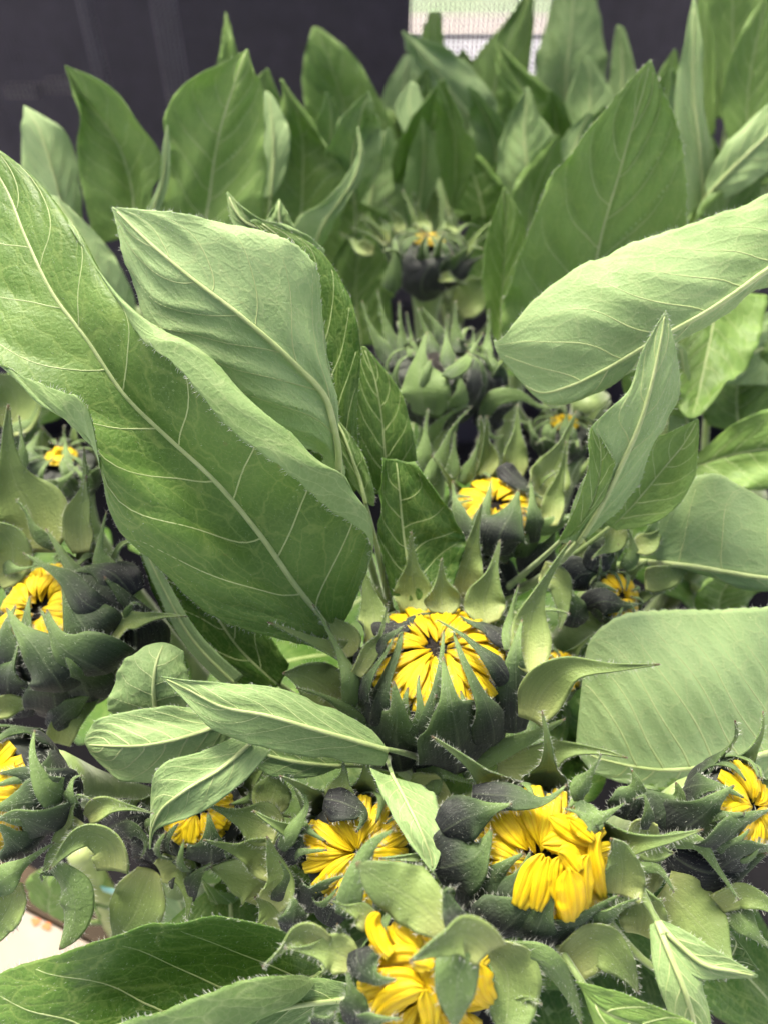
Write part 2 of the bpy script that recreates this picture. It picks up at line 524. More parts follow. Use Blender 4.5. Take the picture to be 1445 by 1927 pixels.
# ------------------------------------------------------------------ leaf
def sm_noise(n, f, k=3):
    t = np.linspace(0, 1, n)
    return sum(math.sin(random.uniform(0, 6.28)) * 0 + np.sin(2 * math.pi * f * (i + 1) * 0.7 * t + random.uniform(0, 6.28)) / (i + 1) for i in range(k))


def leaf(owner, side, rows, tone=0.5, res=(64, 37), nlat=7, quilt=1.0, ripple=1.0, mid_r=0.0013, lat=True, midcol=None, hair=1.0, cup=0.0,
         lat_r=0.27, thick=0.00035, vein=None):
    """rows: from the foot of the leaf to its tip; each 'depth | x,y[,z] x,y[,z] ...' across the blade, z = cm toward the camera"""
    R = []; deps = []
    for r in rows:
        d, pts = r.split('|'); d = float(d); deps.append(d)
        row = []
        for q in pts.split():
            c = [float(x) for x in q.split(',')]
            z = c[2] * 0.01 if len(c) > 2 else 0.0
            dd = d - z
            row.append(P(c[0], c[1], dd))
        R.append(row)
    nc = len(R[0])
    R = np.array(R)
    if midcol is None: midcol = nc // 2
    nv, nu = res
    mid = R[:, midcol]
    tv = np.concatenate([[0], np.cumsum(np.maximum(np.linalg.norm(np.diff(mid, axis=0), axis=1), 0.002))]); tv /= tv[-1]
    q = np.linspace(0, 1, nv)
    q = 0.85 * q + 0.15 * (0.5 - 0.5 * np.cos(math.pi * q))
    Gv = hermite(tv, R, q)                              # nv, nc, 3
    # across: the midrib sits at u = 0.5
    uc = np.concatenate([np.linspace(0, 0.5, midcol + 1), np.linspace(0.5, 1, nc - midcol)[1:]])
    G = hermite(uc, np.swapaxes(Gv, 0, 1), np.linspace(0, 1, nu))
    G = np.swapaxes(G, 0, 1).copy()
    N = grid_normals(G)
    c = G[nv // 2, int(nu * 0.5)]
    if np.dot(N[nv // 2, int(nu * .3):int(nu * .7)].mean(0), CAM - c) < 0:
        G = G[:, ::-1].copy(); N = grid_normals(G)
    u = np.linspace(-1, 1, nu)[None, :]; v = q[:, None]
    au = np.abs(u)
    s = 1 if side == 'u' else -1                           # veins sink on the upper face, stand out below
    sl = 0.30
    ph = (v - sl * au**1.25) * nlat + 0.35 * (u > 0)
    fr = np.abs(np.sin(math.pi * ph))
    env = np.clip(au * 4, 0, 1) * np.clip((1 - au) * 3, 0, 1) * np.clip(v * 6, 0, 1) * np.clip((1 - v) * 5, 0, 1)
    wid = np.linalg.norm(G[:, 0] - G[:, -1], axis=1).max()
    amp = min(0.0016, wid * 0.02) * quilt
    rs_ = ripple * min(1.0, wid / 0.055)
    h = amp * (np.power(fr, 0.55) - 0.6) * env * s
    # puckers and slow undulation
    pk = np.zeros((nv, nu))
    for _ in range(10):
        fx, fy, p0 = random.uniform(2, 7), random.uniform(3, 12), random.uniform(0, 6.28)
        pk += np.sin(fx * u + random.choice((-1, 1)) * fy * v + p0) * random.uniform(.3, 1) / (1 + 0.1 * fy)
    h = h + pk * 0.0009 * rs_ * np.clip(v * 5, 0, 1) * np.clip((1 - v) * 5, 0, 1)
    h = h - s * 0.0009 * np.exp(-(u / 0.05)**2) * np.clip((1 - v) * 2, 0, 1) * quilt
    # margin: waves and small teeth
    wv = sm_noise(nv, random.uniform(2.2, 4.5))[:, None]
    h = h + 0.0015 * rs_ * wv * au**5 * np.clip(v * 5, 0, 1) * np.clip((1 - v) * 5, 0, 1)
    h = h + s * cup * au**2
    G = G + N * h[..., None]
    ev = np.random.default_rng(random.randrange(9999)).uniform(0.0, 1, (nv, 2))
    teeth = rs_ * (0.0008 * np.abs(((q * random.uniform(22, 28)) % 1) - 0.3)[:, None] * (nv >= 80) * 1.2 + 0.0003 * ev)
    inn0 = unit(G[:, 2] - G[:, 0]); inn1 = unit(G[:, -3] - G[:, -1])
    tf = (np.clip(q * 8, 0, 1) * np.clip((1 - q) * 8, 0, 1))[:, None]
    G[:, 0] += inn0 * teeth[:, :1] * tf; G[:, -1] += inn1 * teeth[:, 1:] * tf
    N = grid_normals(G)
    mats = ['leaf_up', 'leaf_un'] if side == 'u' else ['leaf_un', 'leaf_up']
    o = shell("leaf", G, N, thick, mats, owner)
    o["tone"] = float(tone); o["side_veins"] = float(nlat)
    vm = vein or ('vein' if True else 'vein_g')
    # midrib and side veins as raised ribs on the face one sees
    cc = (nu - 1) // 2
    mr = mid_r * np.clip(1.02 - q, 0.0, 1)**0.75 + 0.00018
    lo_i, hi_i = 0, nv - 2
    tube("midrib", (G[:, cc] + N[:, cc] * 0.00012)[lo_i:hi_i], mr[lo_i:hi_i], vm, o, 7, 0.62, N[lo_i:hi_i, cc])
    if lat:
        for sgn in (-1, 1):
            for k in range(1, nlat + 1):
                v0 = (k - 0.35 * (sgn > 0)) / nlat - 0.02
                if v0 > 0.86 or v0 < 0.05: continue
                L = random.uniform(0.86, 0.96)
                uu = np.linspace(0.0, L, 20)
                vv = v0 + sl * uu**1.25 + 0.10 * np.maximum(uu - .6, 0)**1.5 + 0.007 * np.sin(uu * 9 + k * 2.1) * np.minimum(uu * 6, 1)
                ok = vv < 0.97
                uu, vv = uu[ok], vv[ok]
                if len(uu) < 5: continue
                iv = np.interp(vv, q, np.arange(nv)); iu = (sgn * uu + 1) / 2 * (nu - 1)
                i0 = np.clip(iv.astype(int), 0, nv - 2); j0 = np.clip(iu.astype(int), 0, nu - 2)
                fa = (iv - i0)[:, None]; fb = (iu - j0)[:, None]
                S = lambda A: (A[i0, j0] * (1 - fa) * (1 - fb) + A[i0 + 1, j0] * fa * (1 - fb) + A[i0, j0 + 1] * (1 - fa) * fb + A[i0 + 1, j0 + 1] * fa * fb)
                pts, nn = S(G), unit(S(N))
                rr = mid_r * lat_r * (1 - 0.8 * uu / L) * (1.05 - 0.45 * v0) + 0.00005
                tube("side_vein", pts + nn * 0.00014, rr, vm, o, 5, 0.7, nn)
    if hair > 0:
        near = nv >= 70
        edge_hairs(G, N, o, spacing=(0.0006 if near else 0.0010) / hair, lo=0.0006, hi=0.0021 if near else 0.0014, width=0.00014,
                   fuzz=1500 if near else 0, fuzz_len=0.0008)
    return o, G


# ------------------------------------------------------------------ bracts and petals
PROF = {
    'a': ([0, .1, .22, .33, .45, .55, .7, .85, 1], [.48, .88, 1, .93, .64, .37, .19, .11, .02]),
    'w': ([0, .15, .33, .46, .57, .7, .85, 1], [.50, .92, 1, .86, .56, .27, .13, .02]),
    'b': ([0, .15, .38, .58, .8, .93, 1], [.40, .75, 1, .96, .62, .25, .02]),
    'n': ([0, .15, .4, .7, 1], [.75, 1, .85, .45, .02]),
    'r': ([0, .12, .38, .62, .8, .92, 1], [.55, .92, 1, .86, .42, .15, .02]),
    'p': ([0, .25, .5, .75, .92, 1], [.7, 1, .95, .62, .25, .03]),
    'q': ([0, .25, .55, .8, .93, 1], [.55, .9, 1, .82, .45, .08]),
}


def ribbon(mid, nrm, width, prof, nv, nu, cup=0.15, wave=0.05, keel=0.0, twist=0.0, curl=0.0):
    mid = np.asarray(mid, float); nrm = np.asarray(nrm, float)
    seg = np.maximum(np.linalg.norm(np.diff(mid, axis=0), axis=1), 1e-4)
    t0 = np.concatenate([[0], np.cumsum(seg)]); t0 /= t0[-1]
    q = np.linspace(0, 1, nv)
    C = hermite(t0, mid, q); n = unit(hermite(t0, nrm, q))
    T = unit(np.gradient(C, axis=0))
    S = unit(np.cross(T, n)); n = unit(np.cross(S, T))
    ang = twist * q
    ca, sa = np.cos(ang)[:, None], np.sin(ang)[:, None]
    S, n = S * ca + n * sa, n * ca - S * sa
    pt, pw = PROF[prof]
    wq = np.interp(q, pt, pw)
    wq = np.convolve(np.pad(wq, 2, mode='edge'), np.ones(5) / 5, 'valid') if nv > 14 else wq
    wq[-1] = pw[-1] * 0.5
    wq = wq * width * 0.5
    u = np.linspace(-1, 1, nu)
    wv1, wv2 = sm_noise(nv, random.uniform(1.2, 2.6)), sm_noise(nv, random.uniform(1.2, 2.6))
    off = (-cup * u[None, :]**2 + keel * (1 - np.abs(u))[None, :]) * wq[:, None]
    off = off + np.where(u[None, :] > 0, wv1[:, None], wv2[:, None]) * wave * wq[:, None] * np.abs(u[None, :])**2
    cl = 1.0 - curl * u[None, :]**2
    G = C[:, None] + S[:, None] * (u[None, :] * wq[:, None] * cl)[..., None] + n[:, None] * off[..., None]
    return G, S, n


class Bud:
    """one sunflower: cup of bracts with a low dome of petals, C the middle of the cup's rim, A the way it faces, on a stem to the floor"""
    def __init__(s, label, cx, cy, R, ax, depth=None, petals=18, far=False, root=None, group="sunflowers in bud in the bunch", body=True, rho=(0.97, 0.13), f1=0.30, f2=1.5):
        s.cx, s.cy, s.Rp = cx, cy, R
        s.d = depth or plane_d(cy)
        s.R = R * s.d / FPX
        s.C = P(cx, cy, s.d)
        s.far = far
        s.f1, s.f2 = f1, f2
        s.ax = np.array([ax[0], ax[1], math.sqrt(max(0.05, 1 - ax[0]**2 - ax[1]**2))])
        s.A = unit(RGT * s.ax[0] + UPV * s.ax[1] + BCK * s.ax[2])
        s.E1 = unit(np.cross(s.A, np.array([0.2, 0.1, 1.0]))); s.E2 = np.cross(s.A, s.E1)
        base = np.array([s.C[0] * 0.55 + 0.01, 0.12 + (s.C[1] - 0.12) * 0.55, 0.0]) if root is None else np.array(root)
        s.base = base
        s.e = empty("sunflower", base, label, "sunflower", group)
        p0 = s.C - s.A * s.R * s.f2 * 0.7
        p1 = p0 - s.A * 0.05 + np.array([0, 0, -0.03])
        ts = np.linspace(0, 1, 26)[:, None]
        b2 = base + np.array([0, 0, 0.3])
        s.stem_pts = (1 - ts)**3 * p0 + 3 * (1 - ts)**2 * ts * p1 + 3 * (1 - ts) * ts**2 * b2 + ts**3 * base
        tube("stem", s.stem_pts, np.interp(ts[:, 0], [0, .1, 1], [.011, .0065, .009]), 'stem', s.e, 10)
        s.zgrid()
        if body: s.body()
        s.n = 0
        if petals: s.petals(petals, rho)

    def zgrid(s):
        """height toward the camera of the cup's surface over the picture plane, in units of R"""
        n = 81
        s.gx = np.linspace(-2.0, 2.0, n)
        X, Y = np.meshgrid(s.gx, s.gx, indexing='ij')
        zs = np.linspace(1.7, -1.7, 171)
        Z = np.full((n, n), np.nan)
        for z in zs:
            a = X * s.ax[0] + Y * s.ax[1] + z * s.ax[2]
            rr = X**2 + Y**2 + z**2 - a**2
            ins = rr + (a / np.where(a > 0, s.f1, s.f2))**2 < 1
            Z = np.where(np.isnan(Z) & ins, z, Z)
        hit = ~np.isnan(Z)
        # outside the outline: carry the edge heights outward, then smooth
        for _ in range(60):
            if not np.isnan(Z).any(): break
            Pd = np.pad(Z, 1, constant_values=np.nan)
            nb = np.stack([Pd[:-2, 1:-1], Pd[2:, 1:-1], Pd[1:-1, :-2], Pd[1:-1, 2:]])
            cnt = (~np.isnan(nb)).sum(0)
            mean = np.where(cnt > 0, np.nansum(nb, 0) / np.maximum(cnt, 1), np.nan)
            Z = np.where(np.isnan(Z), mean, Z)
        for _ in range(14):
            Pd = np.pad(Z, 1, mode='edge')
            Zs = (Pd[:-2, 1:-1] + Pd[2:, 1:-1] + Pd[1:-1, :-2] + Pd[1:-1, 2:] + 2 * Z) / 6
            Z = np.where(hit, 0.6 * Z + 0.4 * np.maximum(Zs, Z), Zs)
        s.Z = Z

    def height(s, x, y):
        n = len(s.gx)
        fx = np.clip((x + 2) / 4 * (n - 1), 0, n - 1.001); fy = np.clip((y + 2) / 4 * (n - 1), 0, n - 1.001)
        i, j = fx.astype(int), fy.astype(int); a, b = fx - i, fy - j
        Z = s.Z
        return Z[i, j] * (1 - a) * (1 - b) + Z[i + 1, j] * a * (1 - b) + Z[i, j + 1] * (1 - a) * b + Z[i + 1, j + 1] * a * b

    def face(s, rho, ph, lift=0.0):
        e = math.cos(ph) * s.E1 + math.sin(ph) * s.E2
        return s.C + s.R * (rho * e + (s.f1 * math.sqrt(max(0, 1 - rho * rho)) + lift) * s.A)

    def body(s):
        V, F = [], []
        nt_, np_ = 14, 22
        for i in range(nt_ + 1):
            th = math.pi * i / nt_
            a = math.cos(th) * (s.f1 * 0.45 if th < math.pi / 2 else s.f2 * 0.9) - 0.06
            rad = 0.9 * math.sin(th)
            for j in range(np_):
                ph = 2 * math.pi * j / np_
                k = 1 + 0.02 * math.sin(7 * j)
                V.append(s.C + s.R * (a * s.A + rad * k * (math.cos(ph) * s.E1 + math.sin(ph) * s.E2)))
        for i in range(nt_):
            for j in range(np_):
                j2 = (j + 1) % np_
                F.append((i * np_ + j, i * np_ + j2, (i + 1) * np_ + j2, (i + 1) * np_ + j))
        link("flower_base", V, F, ['body'], s.e, origin=s.C)
        V, F = [], []
        m = 6
        for i in range(m + 1):
            for j in range(16):
                ph = 2 * math.pi * j / 16
                rad = 0.42 * i / m
                h = s.f1 * 0.45 + 0.03 + 0.02 * ((i * 5 + j * 3) % 4) / 3 - 0.09 * (i == m)
                V.append(s.C + s.R * (h * s.A + rad * (math.cos(ph) * s.E1 + math.sin(ph) * s.E2)))
        for i in range(m):
            for j in range(16):
                j2 = (j + 1) % 16
                F.append((i * 16 + j, i * 16 + j2, (i + 1) * 16 + j2, (i + 1) * 16 + j))
        link("disc", V, F, ['disc'], s.e)

    def petals(s, n, rho):
        for layer, (cnt, lift) in enumerate(((n, -0.03), (int(n * 0.7), 0.035))):
            for i in range(cnt):
                ph = 2 * math.pi * (i + random.uniform(-.25, .25)) / cnt + layer * 0.2
                sw = random.uniform(-.3, .3)
                r1 = rho[1] + random.choice((0, 0, .03, .10)) + random.uniform(-.03, .05)
                rs = np.linspace(rho[0] - layer * 0.08, r1, 5)
                lf = lift + np.array([0, .02, .035, .03, -0.02 - random.uniform(0, .06)]) + 0.008 * (i % 3)
                pts = [s.face(q_, ph + sw * (k / 4)**2, lf[k]) for k, q_ in enumerate(rs)]
                nr = []
                for k, q_ in enumerate(rs):
                    e = math.cos(ph) * s.E1 + math.sin(ph) * s.E2
                    nr.append(unit(s.A + e * s.f1 * q_ / math.sqrt(max(.08, 1 - q_ * q_))))
                wd = 2 * math.pi * s.R * 0.72 / n * random.uniform(.95, 1.35)
                nv = 22 if not s.far else 14
                G, S, nn = ribbon(pts, nr, wd, 'p', nv, 13, cup=random.uniform(.15, .4), wave=.10, twist=random.uniform(-.55, .55))
                u = np.linspace(-1, 1, 13)
                N = grid_normals(G); G = G + N * (0.00022 * np.cos(u * 9.4))[None, :, None]; N = grid_normals(G)
                shell("petal", G, N, 0.00018, ['petal', 'petal'], s.e)

    def traced_petal(s, pts, w, scale=1.0, ox=0, oy=0, lift=0.0, cup=.3, prof='q', twist=0.0, curl=0.0):
        s.traced(pts, w, 'p', scale, ox, oy, lift, prof, cup, twist, petal=True, curl=curl)

    def traced(s, pts, w, side, scale=1.0, ox=0, oy=0, lift=0.0, prof=None, cup=None, twist=0.0, petal=False, green=0.0, roll=None, curl=0.0, flat=0.0):
        s.n += 1
        if prof is None: prof = 'w' if (side == 'o' and green < 0.2) else 'a'
        X = np.array([[ox + x / scale, oy + y / scale] for x, y in pts])
        c0 = np.array([s.cx, s.cy])
        if side == 'o' and prof == 'w':
            e0 = X[0] - c0; r0 = np.hypot(*e0) / s.Rp
            if r0 < 1.0:                       # let the foot of the bract reach the rim of the head
                dr = unit(0.6 * unit(e0) + 0.6 * unit(X[0] - X[1]))
                X = np.concatenate([[X[0] + dr * s.Rp * (1.1 - r0)], X])
        U = np.stack([(X[:, 0] - s.cx) / s.Rp, -(X[:, 1] - s.cy) / s.Rp], 1)
        h0 = s.height(U[:, 0], U[:, 1])
        off = 0.12 if not petal else 0.10
        z = s.R * (h0 + off) + 0.0005 * (s.n % 14) + lift * 0.01
        rr = np.hypot(U[:, 0], U[:, 1])
        z = z * (1 - flat) + z[len(z) // 2] * flat
        if side == 'o' and not petal: z[0] -= 0.10 * s.R
        d = s.d - z
        mid = np.array([P(x, y, dd) for (x, y), dd in zip(X, d)])
        ep = 0.06
        gx = (s.height(U[:, 0] + ep, U[:, 1]) - s.height(U[:, 0] - ep, U[:, 1])) / (2 * ep)
        gy = (s.height(U[:, 0], U[:, 1] + ep) - s.height(U[:, 0], U[:, 1] - ep)) / (2 * ep)
        gl = np.maximum(1, np.hypot(gx, gy) / 1.3)
        k_ = (np.where(rr < 1.5, 1.0, 0.4)) * (-0.25 if side == 'i' else 0.9)
        nr = BCK[None] - (k_ * gx / gl)[:, None] * RGT[None] - (k_ * gy / gl)[:, None] * UPV[None]
        if roll is None: roll = random.uniform(-.3, .3) if not petal else random.uniform(-.2, .2)
        T = unit(np.gradient(mid, axis=0)); S = np.cross(T, nr)
        nr = unit(nr) + unit(S) * roll
        if cup is None: cup = 0.24 if side == 'o' else -0.28
        wm = w / scale * s.d / FPX * (1.18 if prof == 'w' else 1.0)
        if petal:
            G, _, _ = ribbon(mid, nr, wm, prof, 24, 13, cup=cup, wave=.14, twist=twist, curl=curl)
            u = np.linspace(-1, 1, 13)
            N = grid_normals(G)
            if np.dot(N[10, 6], CAM - G[10, 6]) < 0: G = G[:, ::-1].copy(); N = grid_normals(G)
            G = G + N * (0.0003 * np.cos(u * 9.4)[None, :, None]); N = grid_normals(G)
            return shell("petal", G, N, 0.00022, ['petal', 'petal'], s.e)
        return s.make_bract(mid, nr, wm, side, prof, cup, twist, green)

    def make_bract(s, mid, nr, wm, side, prof, cup, twist, green, flip_to_cam=True, fuzz=None):
        nv, nu = (30, 13) if not s.far else (20, 9)
        if side == 'i':
            mid = np.asarray(mid, float)
            tt = np.linspace(0, 1, len(mid))[:, None]
            Lb = np.linalg.norm(np.diff(mid, axis=0), axis=1).sum()
            mid = mid + unit(np.asarray(nr, float)) * Lb * random.uniform(-.12, .30) * tt**2.2
        G, _, nn = ribbon(mid, nr, wm, prof, nv, nu, cup=cup, wave=0.16, keel=0.10 if side == 'o' else -0.08, twist=twist + random.uniform(-.25, .25))
        N = grid_normals(G)
        ref = nn[nv // 4]
        if np.dot(N[nv // 4, nu // 2], ref) < 0:
            G = G[:, ::-1].copy(); N = grid_normals(G)
        mats = ['br_o', 'br_i'] if side == 'o' else ['br_i', 'br_o']
        o = shell("bract", G, N, 0.0006, mats, s.e)
        o["green"] = float(green + random.uniform(-.07, .07))
        if not s.far:
            edge_hairs(G, N, o, spacing=0.00045, lo=0.0005, hi=0.0022, width=0.00012, fuzz=150 if fuzz is None else fuzz, fuzz_side=1, fuzz_len=0.0012)
        else:
            edge_hairs(G, N, o, spacing=0.0016, lo=0.0009, hi=0.0022, width=0.0002)
        return o

    def ring(s, n, kind, ph0=0.0, width=0.85, length=1.0, flare=1.0, reach=.62, keep=False, tight=1.0):
        for i in range(n):
            ph = ph0 + 2 * math.pi * (i + random.uniform(-.25, .25)) / n
            f2 = s.f2
            if kind == 'in':
                tr_ = reach + random.uniform(-.1, .1)
                prl = [(-.70 * f2, .62), (-.40 * f2, .96), (.0, 1.08), (.26, .96 if reach < .9 else 1.04), (.40, tr_)]
                prl = [(a_, r_ * tight) for a_, r_ in prl]
                if tight < 1: prl[-2] = (.12, prl[-2][1]); prl[-1] = (.2, prl[-1][1])
            else:
                f = flare * random.uniform(.7, 1.25); up = random.uniform(-.25, .55)
                prl = [(-.62 * f2, .72), (-.28 * f2, 1.02), (.08, 1.14 + .12 * f), (.38 + .4 * up, 1.25 + .45 * f * length), (.5 + 1.1 * up + random.uniform(-.2, .3), 1.35 + .95 * f * length)]
                e = math.cos(ph) * s.E1 + math.sin(ph) * s.E2
                if not keep and np.dot(prl[-1][0] * s.A + prl[-1][1] * e, BCK) > 0.45 + 0.5 * s.ax[2]: continue
                if not keep and np.dot(e, UPV) < -0.25: continue
            pts, nr = [], []
            sw = random.uniform(-.2, .2)
            for j, (a, r) in enumerate(prl):
                p_ = ph + sw * (j / 4)**2
                e = math.cos(p_) * s.E1 + math.sin(p_) * s.E2
                pts.append(s.C + s.R * (a * s.A + r * e))
                j0, j1 = max(0, j - 1), min(len(prl) - 1, j + 1)
                ta, tr = prl[j1][0] - prl[j0][0], prl[j1][1] - prl[j0][1]
                nr.append(unit(-tr * s.A + ta * e))
            s.make_bract(np.array(pts), np.array(nr), s.R * width * random.uniform(.85, 1.15), 'o', 'a', 0.3, 0.0, 0.12 if kind != 'in' else 0.0, fuzz=60)

# ================================================================== the setting
ground = link("ground", [(-60, -20, -0.012), (60, -20, -0.012), (60, 120, -0.012), (-60, 120, -0.012)], [(0, 1, 2, 3)], ['concrete'], kind="structure", smooth=False)
lawn = link("lawn", [(-60, 3.23, -0.006), (60, 3.23, -0.006), (60, 118, -0.006), (-60, 118, -0.006)], [(0, 1, 2, 3)], ['lawn'], kind="structure", smooth=False)
path = link("path", [(-60, 2.99, -0.004), (60, 2.99, -0.004), (60, 3.24, -0.004), (-60, 3.24, -0.004)], [(0, 1, 2, 3)], ['path'], kind="structure", smooth=False)
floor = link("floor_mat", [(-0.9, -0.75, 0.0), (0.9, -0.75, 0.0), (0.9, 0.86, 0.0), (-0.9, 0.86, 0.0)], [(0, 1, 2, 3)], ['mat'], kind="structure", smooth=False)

# dark woven screen standing behind the bunch, with its two upright posts and the dark tarp panels behind it
SY = 0.62
scr = empty("mesh_screen", (0, SY, 0.0), "dark woven mesh screen standing behind all the leaves", "screen")
V, F = [], []


def bar(lo, hi):
    b = len(V)
    x0, y0, z0 = lo; x1, y1, z1 = hi
    V.extend([(x0, y0, z0), (x1, y0, z0), (x1, y1, z0), (x0, y1, z0), (x0, y0, z1), (x1, y0, z1), (x1, y1, z1), (x0, y1, z1)])
    F.extend([(b, b + 1, b + 5, b + 4), (b + 1, b + 2, b + 6, b + 5), (b + 2, b + 3, b + 7, b + 6), (b + 3, b, b + 4, b + 7)])


pitch = 0.0045
for i in range(-113, 114):
    bar((i * pitch - 0.0009, SY, 0.35), (i * pitch + 0.0009, SY + .0008, 0.98))
link("vertical_thread_weave", V, F, ['thread'], scr, kind="stuff", smooth=False)
V, F = [], []
for j in range(140):
    z = 0.352 + j * pitch
    bar((-0.51, SY + .0009, z - 0.0009), (0.51, SY + .0017, z + 0.0009))
V2 = np.array(V)
# close the ends so the bars are solid from the side as well
link("horizontal_thread_weave", V, F, ['thread'], scr, kind="stuff", smooth=False)
abox("bottom_rail", (-0.53, SY - .006, 0.31), (0.53, SY + .008, 0.352), 'black', scr, bev=.002)
abox("side_rail", (-0.545, SY - .006, 0.0), (-0.51, SY + .008, 1.0), 'black', scr, bev=.002)
abox("side_rail", (0.51, SY - .006, 0.0), (0.545, SY + .008, 1.0), 'black', scr, bev=.002)


def at_y(px, py, Y):
    r = RGT * ((px - 722.5) / FPX) - UPV * ((py - 963.5) / FPX) - BCK
    return CAM + r * ((Y - CAM[1]) / r[1])


TY = 0.80
xl = at_y(772, 60, TY)[0]; xr = at_y(1066, 60, TY)[0]


def tarp(name, x0, x1, label):
    n = 40
    xs = np.linspace(x0, x1, n); zs = np.linspace(0.0, 1.35, 12)
    G = np.zeros((12, n, 3))
    for i, z in enumerate(zs):
        G[i, :, 0] = xs; G[i, :, 2] = z
        G[i, :, 1] = TY + 0.006 * np.sin(xs * 60 + 0.6 * math.sin(z * 4)) + 0.004 * np.sin(xs * 143 + z * 3)
    o = shell(name, G, grid_normals(G), 0.001, ['tarp', 'tarp'], None)
    tag(o, label, "tarp", group="dark tarp panels behind the screen")


tarp("tarp", -1.1, xl, "dark tarp panel behind the screen, left of the bright gap")
zf = at_y(900, 150, TY)[2]
o = abox("gap_cover_board", (xl - .01, TY - .02, 0.0), (xr + .01, TY - .012, zf), 'tarp', bev=.001)  # added board, blocks the bright ground from showing between the leaves
tag(o, "low dark board added to cover the bright ground below the gap", "board")
tarp("tarp", xr, 1.1, "dark tarp panel behind the screen, right of the bright gap")
for px, wpx, lab in ((165, 26, "thin grey upright post behind the screen, leftmost of two"), (312, 46, "wider grey upright post behind the screen, right of the thin one")):
    a, b = at_y(px - wpx / 2, 60, TY - .06), at_y(px + wpx / 2, 60, TY - .06)
    o = abox("screen_post", (a[0], TY - .06, 0.0), (b[0], TY - .035, 1.3), 'post', bev=.003)
    tag(o, lab, "post", group="posts behind the screen")
for px, py, lab in ((38, 178, "pale low block behind the screen at the far left"), (112, 165, "pale low block behind the screen, right of its twin")):
    a = at_y(px - 30, py + 12, TY - .055); b = at_y(px + 30, py - 12, TY - .055)
    o = abox("stone_block", (a[0], TY - .055, 0.0 + a[2]), (b[0], TY - .03, b[2]), 'palebar', bev=.003)
    tag(o, lab, "block", group="pale blocks behind the screen")
# pale card box standing at the lower left, dark strip of wood beyond it
zb = 0.36
c1 = Pz(-160, 1608, zb); c2 = Pz(260, 1822, zb)
dv = unit(c2 - c1); out = np.array([dv[1], -dv[0], 0.0])
if out[1] > 0: out = -out
corner = [c1, c2, c2 + out * 0.2, c1 + out * 0.2]
bx = empty("card_box", (*(c1[:2]), zb - 0.36), "cream card box with orange print, lower left below the buds", "box")
box("box_body", [tuple(c) for c in corner] + [(c[0], c[1], 0.0) for c in corner], 'card', bx, bev=.002)
for px, py in ((67, 1735), (88, 1744)):
    m0 = Pz(px, py, zb + .0006)
    V = []
    for j in range(10):
        a = j / 10 * 2 * math.pi
        rr = 1 + 0.2 * math.sin(3 * a + px)
        V.append(m0 + dv * .0031 * rr * math.cos(a) + out * .0022 * rr * math.sin(a))
    link("printed_mark", V, [tuple(range(10))], ['orange'], bx, smooth=False)
w1 = c1 - out * 0.006; w2 = c2 - out * 0.006
ws = [w1, w2, w2 - out * 0.022, w1 - out * 0.022]
o = box("wooden_plank", [(p[0], p[1], zb - .03) for p in ws] + [(p[0], p[1], zb - .05) for p in ws], 'brown', bev=.001)
tag(o, "dark brown wooden plank along the far edge of the cream box", "plank")
# small tan board between the leaves on the right
pa, pb = P(1255, 1085, .47), P(1345, 1165, .47)
o = abox("tan_board", (pa[0], pa[1] - .04, pb[2] - .05), (pb[0] + .02, pa[1] - .028, pa[2] + .0), 'tan', bev=.001)
tag(o, "small pinkish tan board glimpsed between leaves at the right", "board")

def to_px(p):
    v = p - CAM
    d = -np.dot(v, BCK)
    return 722.5 + np.dot(v, RGT) / d * FPX, 963.5 - np.dot(v, UPV) / d * FPX, d


# ================================================================== the sunflowers
Z7 = dict(scale=2.408, ox=560, oy=1000)
Z8 = dict(scale=2.064, ox=500, oy=1400)
R3 = dict(scale=2.0, ox=0, oy=640)
R4 = dict(scale=2.0, ox=723, oy=640)
R5 = dict(scale=2.0, ox=0, oy=1280)
R6 = dict(scale=2.0, ox=723, oy=1280)
ZU = dict(scale=2.89, ox=600, oy=360)
B = {}


def T(key, fr, *specs):
    """spec: (side, width, 'x,y x,y ...', {options})"""
    b = B[key]
    for s in specs:
        side, w_, path_ = s[:3]
        kw = dict(s[3]) if len(s) > 3 else {}
        pts = [tuple(float(v) for v in q.split(',')) for q in path_.split()]
        if side == 'p': b.traced_petal(pts, w_, **fr, **kw)
        else: b.traced(pts, w_, side, **fr, **kw)


def LF(key, side, rows, **kw):
    b = B[key]
    o, G = leaf(b.e, side, rows.strip().split('\n') if isinstance(rows, str) else rows, **kw)
    # leaf stalk down to the stem
    nu = G.shape[1]
    p0 = G[0, nu // 2]; t = unit(p0 - G[4, nu // 2])
    sp_ = b.stem_pts
    dz = np.abs(sp_[:, 2] - (p0[2] - 0.09))
    k = int(np.argmin(dz)); k = max(k, 5)
    p3 = sp_[k]
    dist = np.linalg.norm(p3 - p0)
    if dist > 0.01:
        p1 = p0 + t * min(0.03, dist * .3) - BCK * 0.01
        p2 = p3 + unit(p0 - p3) * dist * 0.35
        ts = np.linspace(0, 1, 14)[:, None]
        pts = (1 - ts)**3 * (p0 - t * 0.004) + 3 * (1 - ts)**2 * ts * p1 + 3 * (1 - ts) * ts**2 * p2 + ts**3 * p3
        tube("leaf_stalk", pts, np.linspace(kw.get('mid_r', .0013) * 1.05, .0028, 14), 'stem', o, 7)
    return o


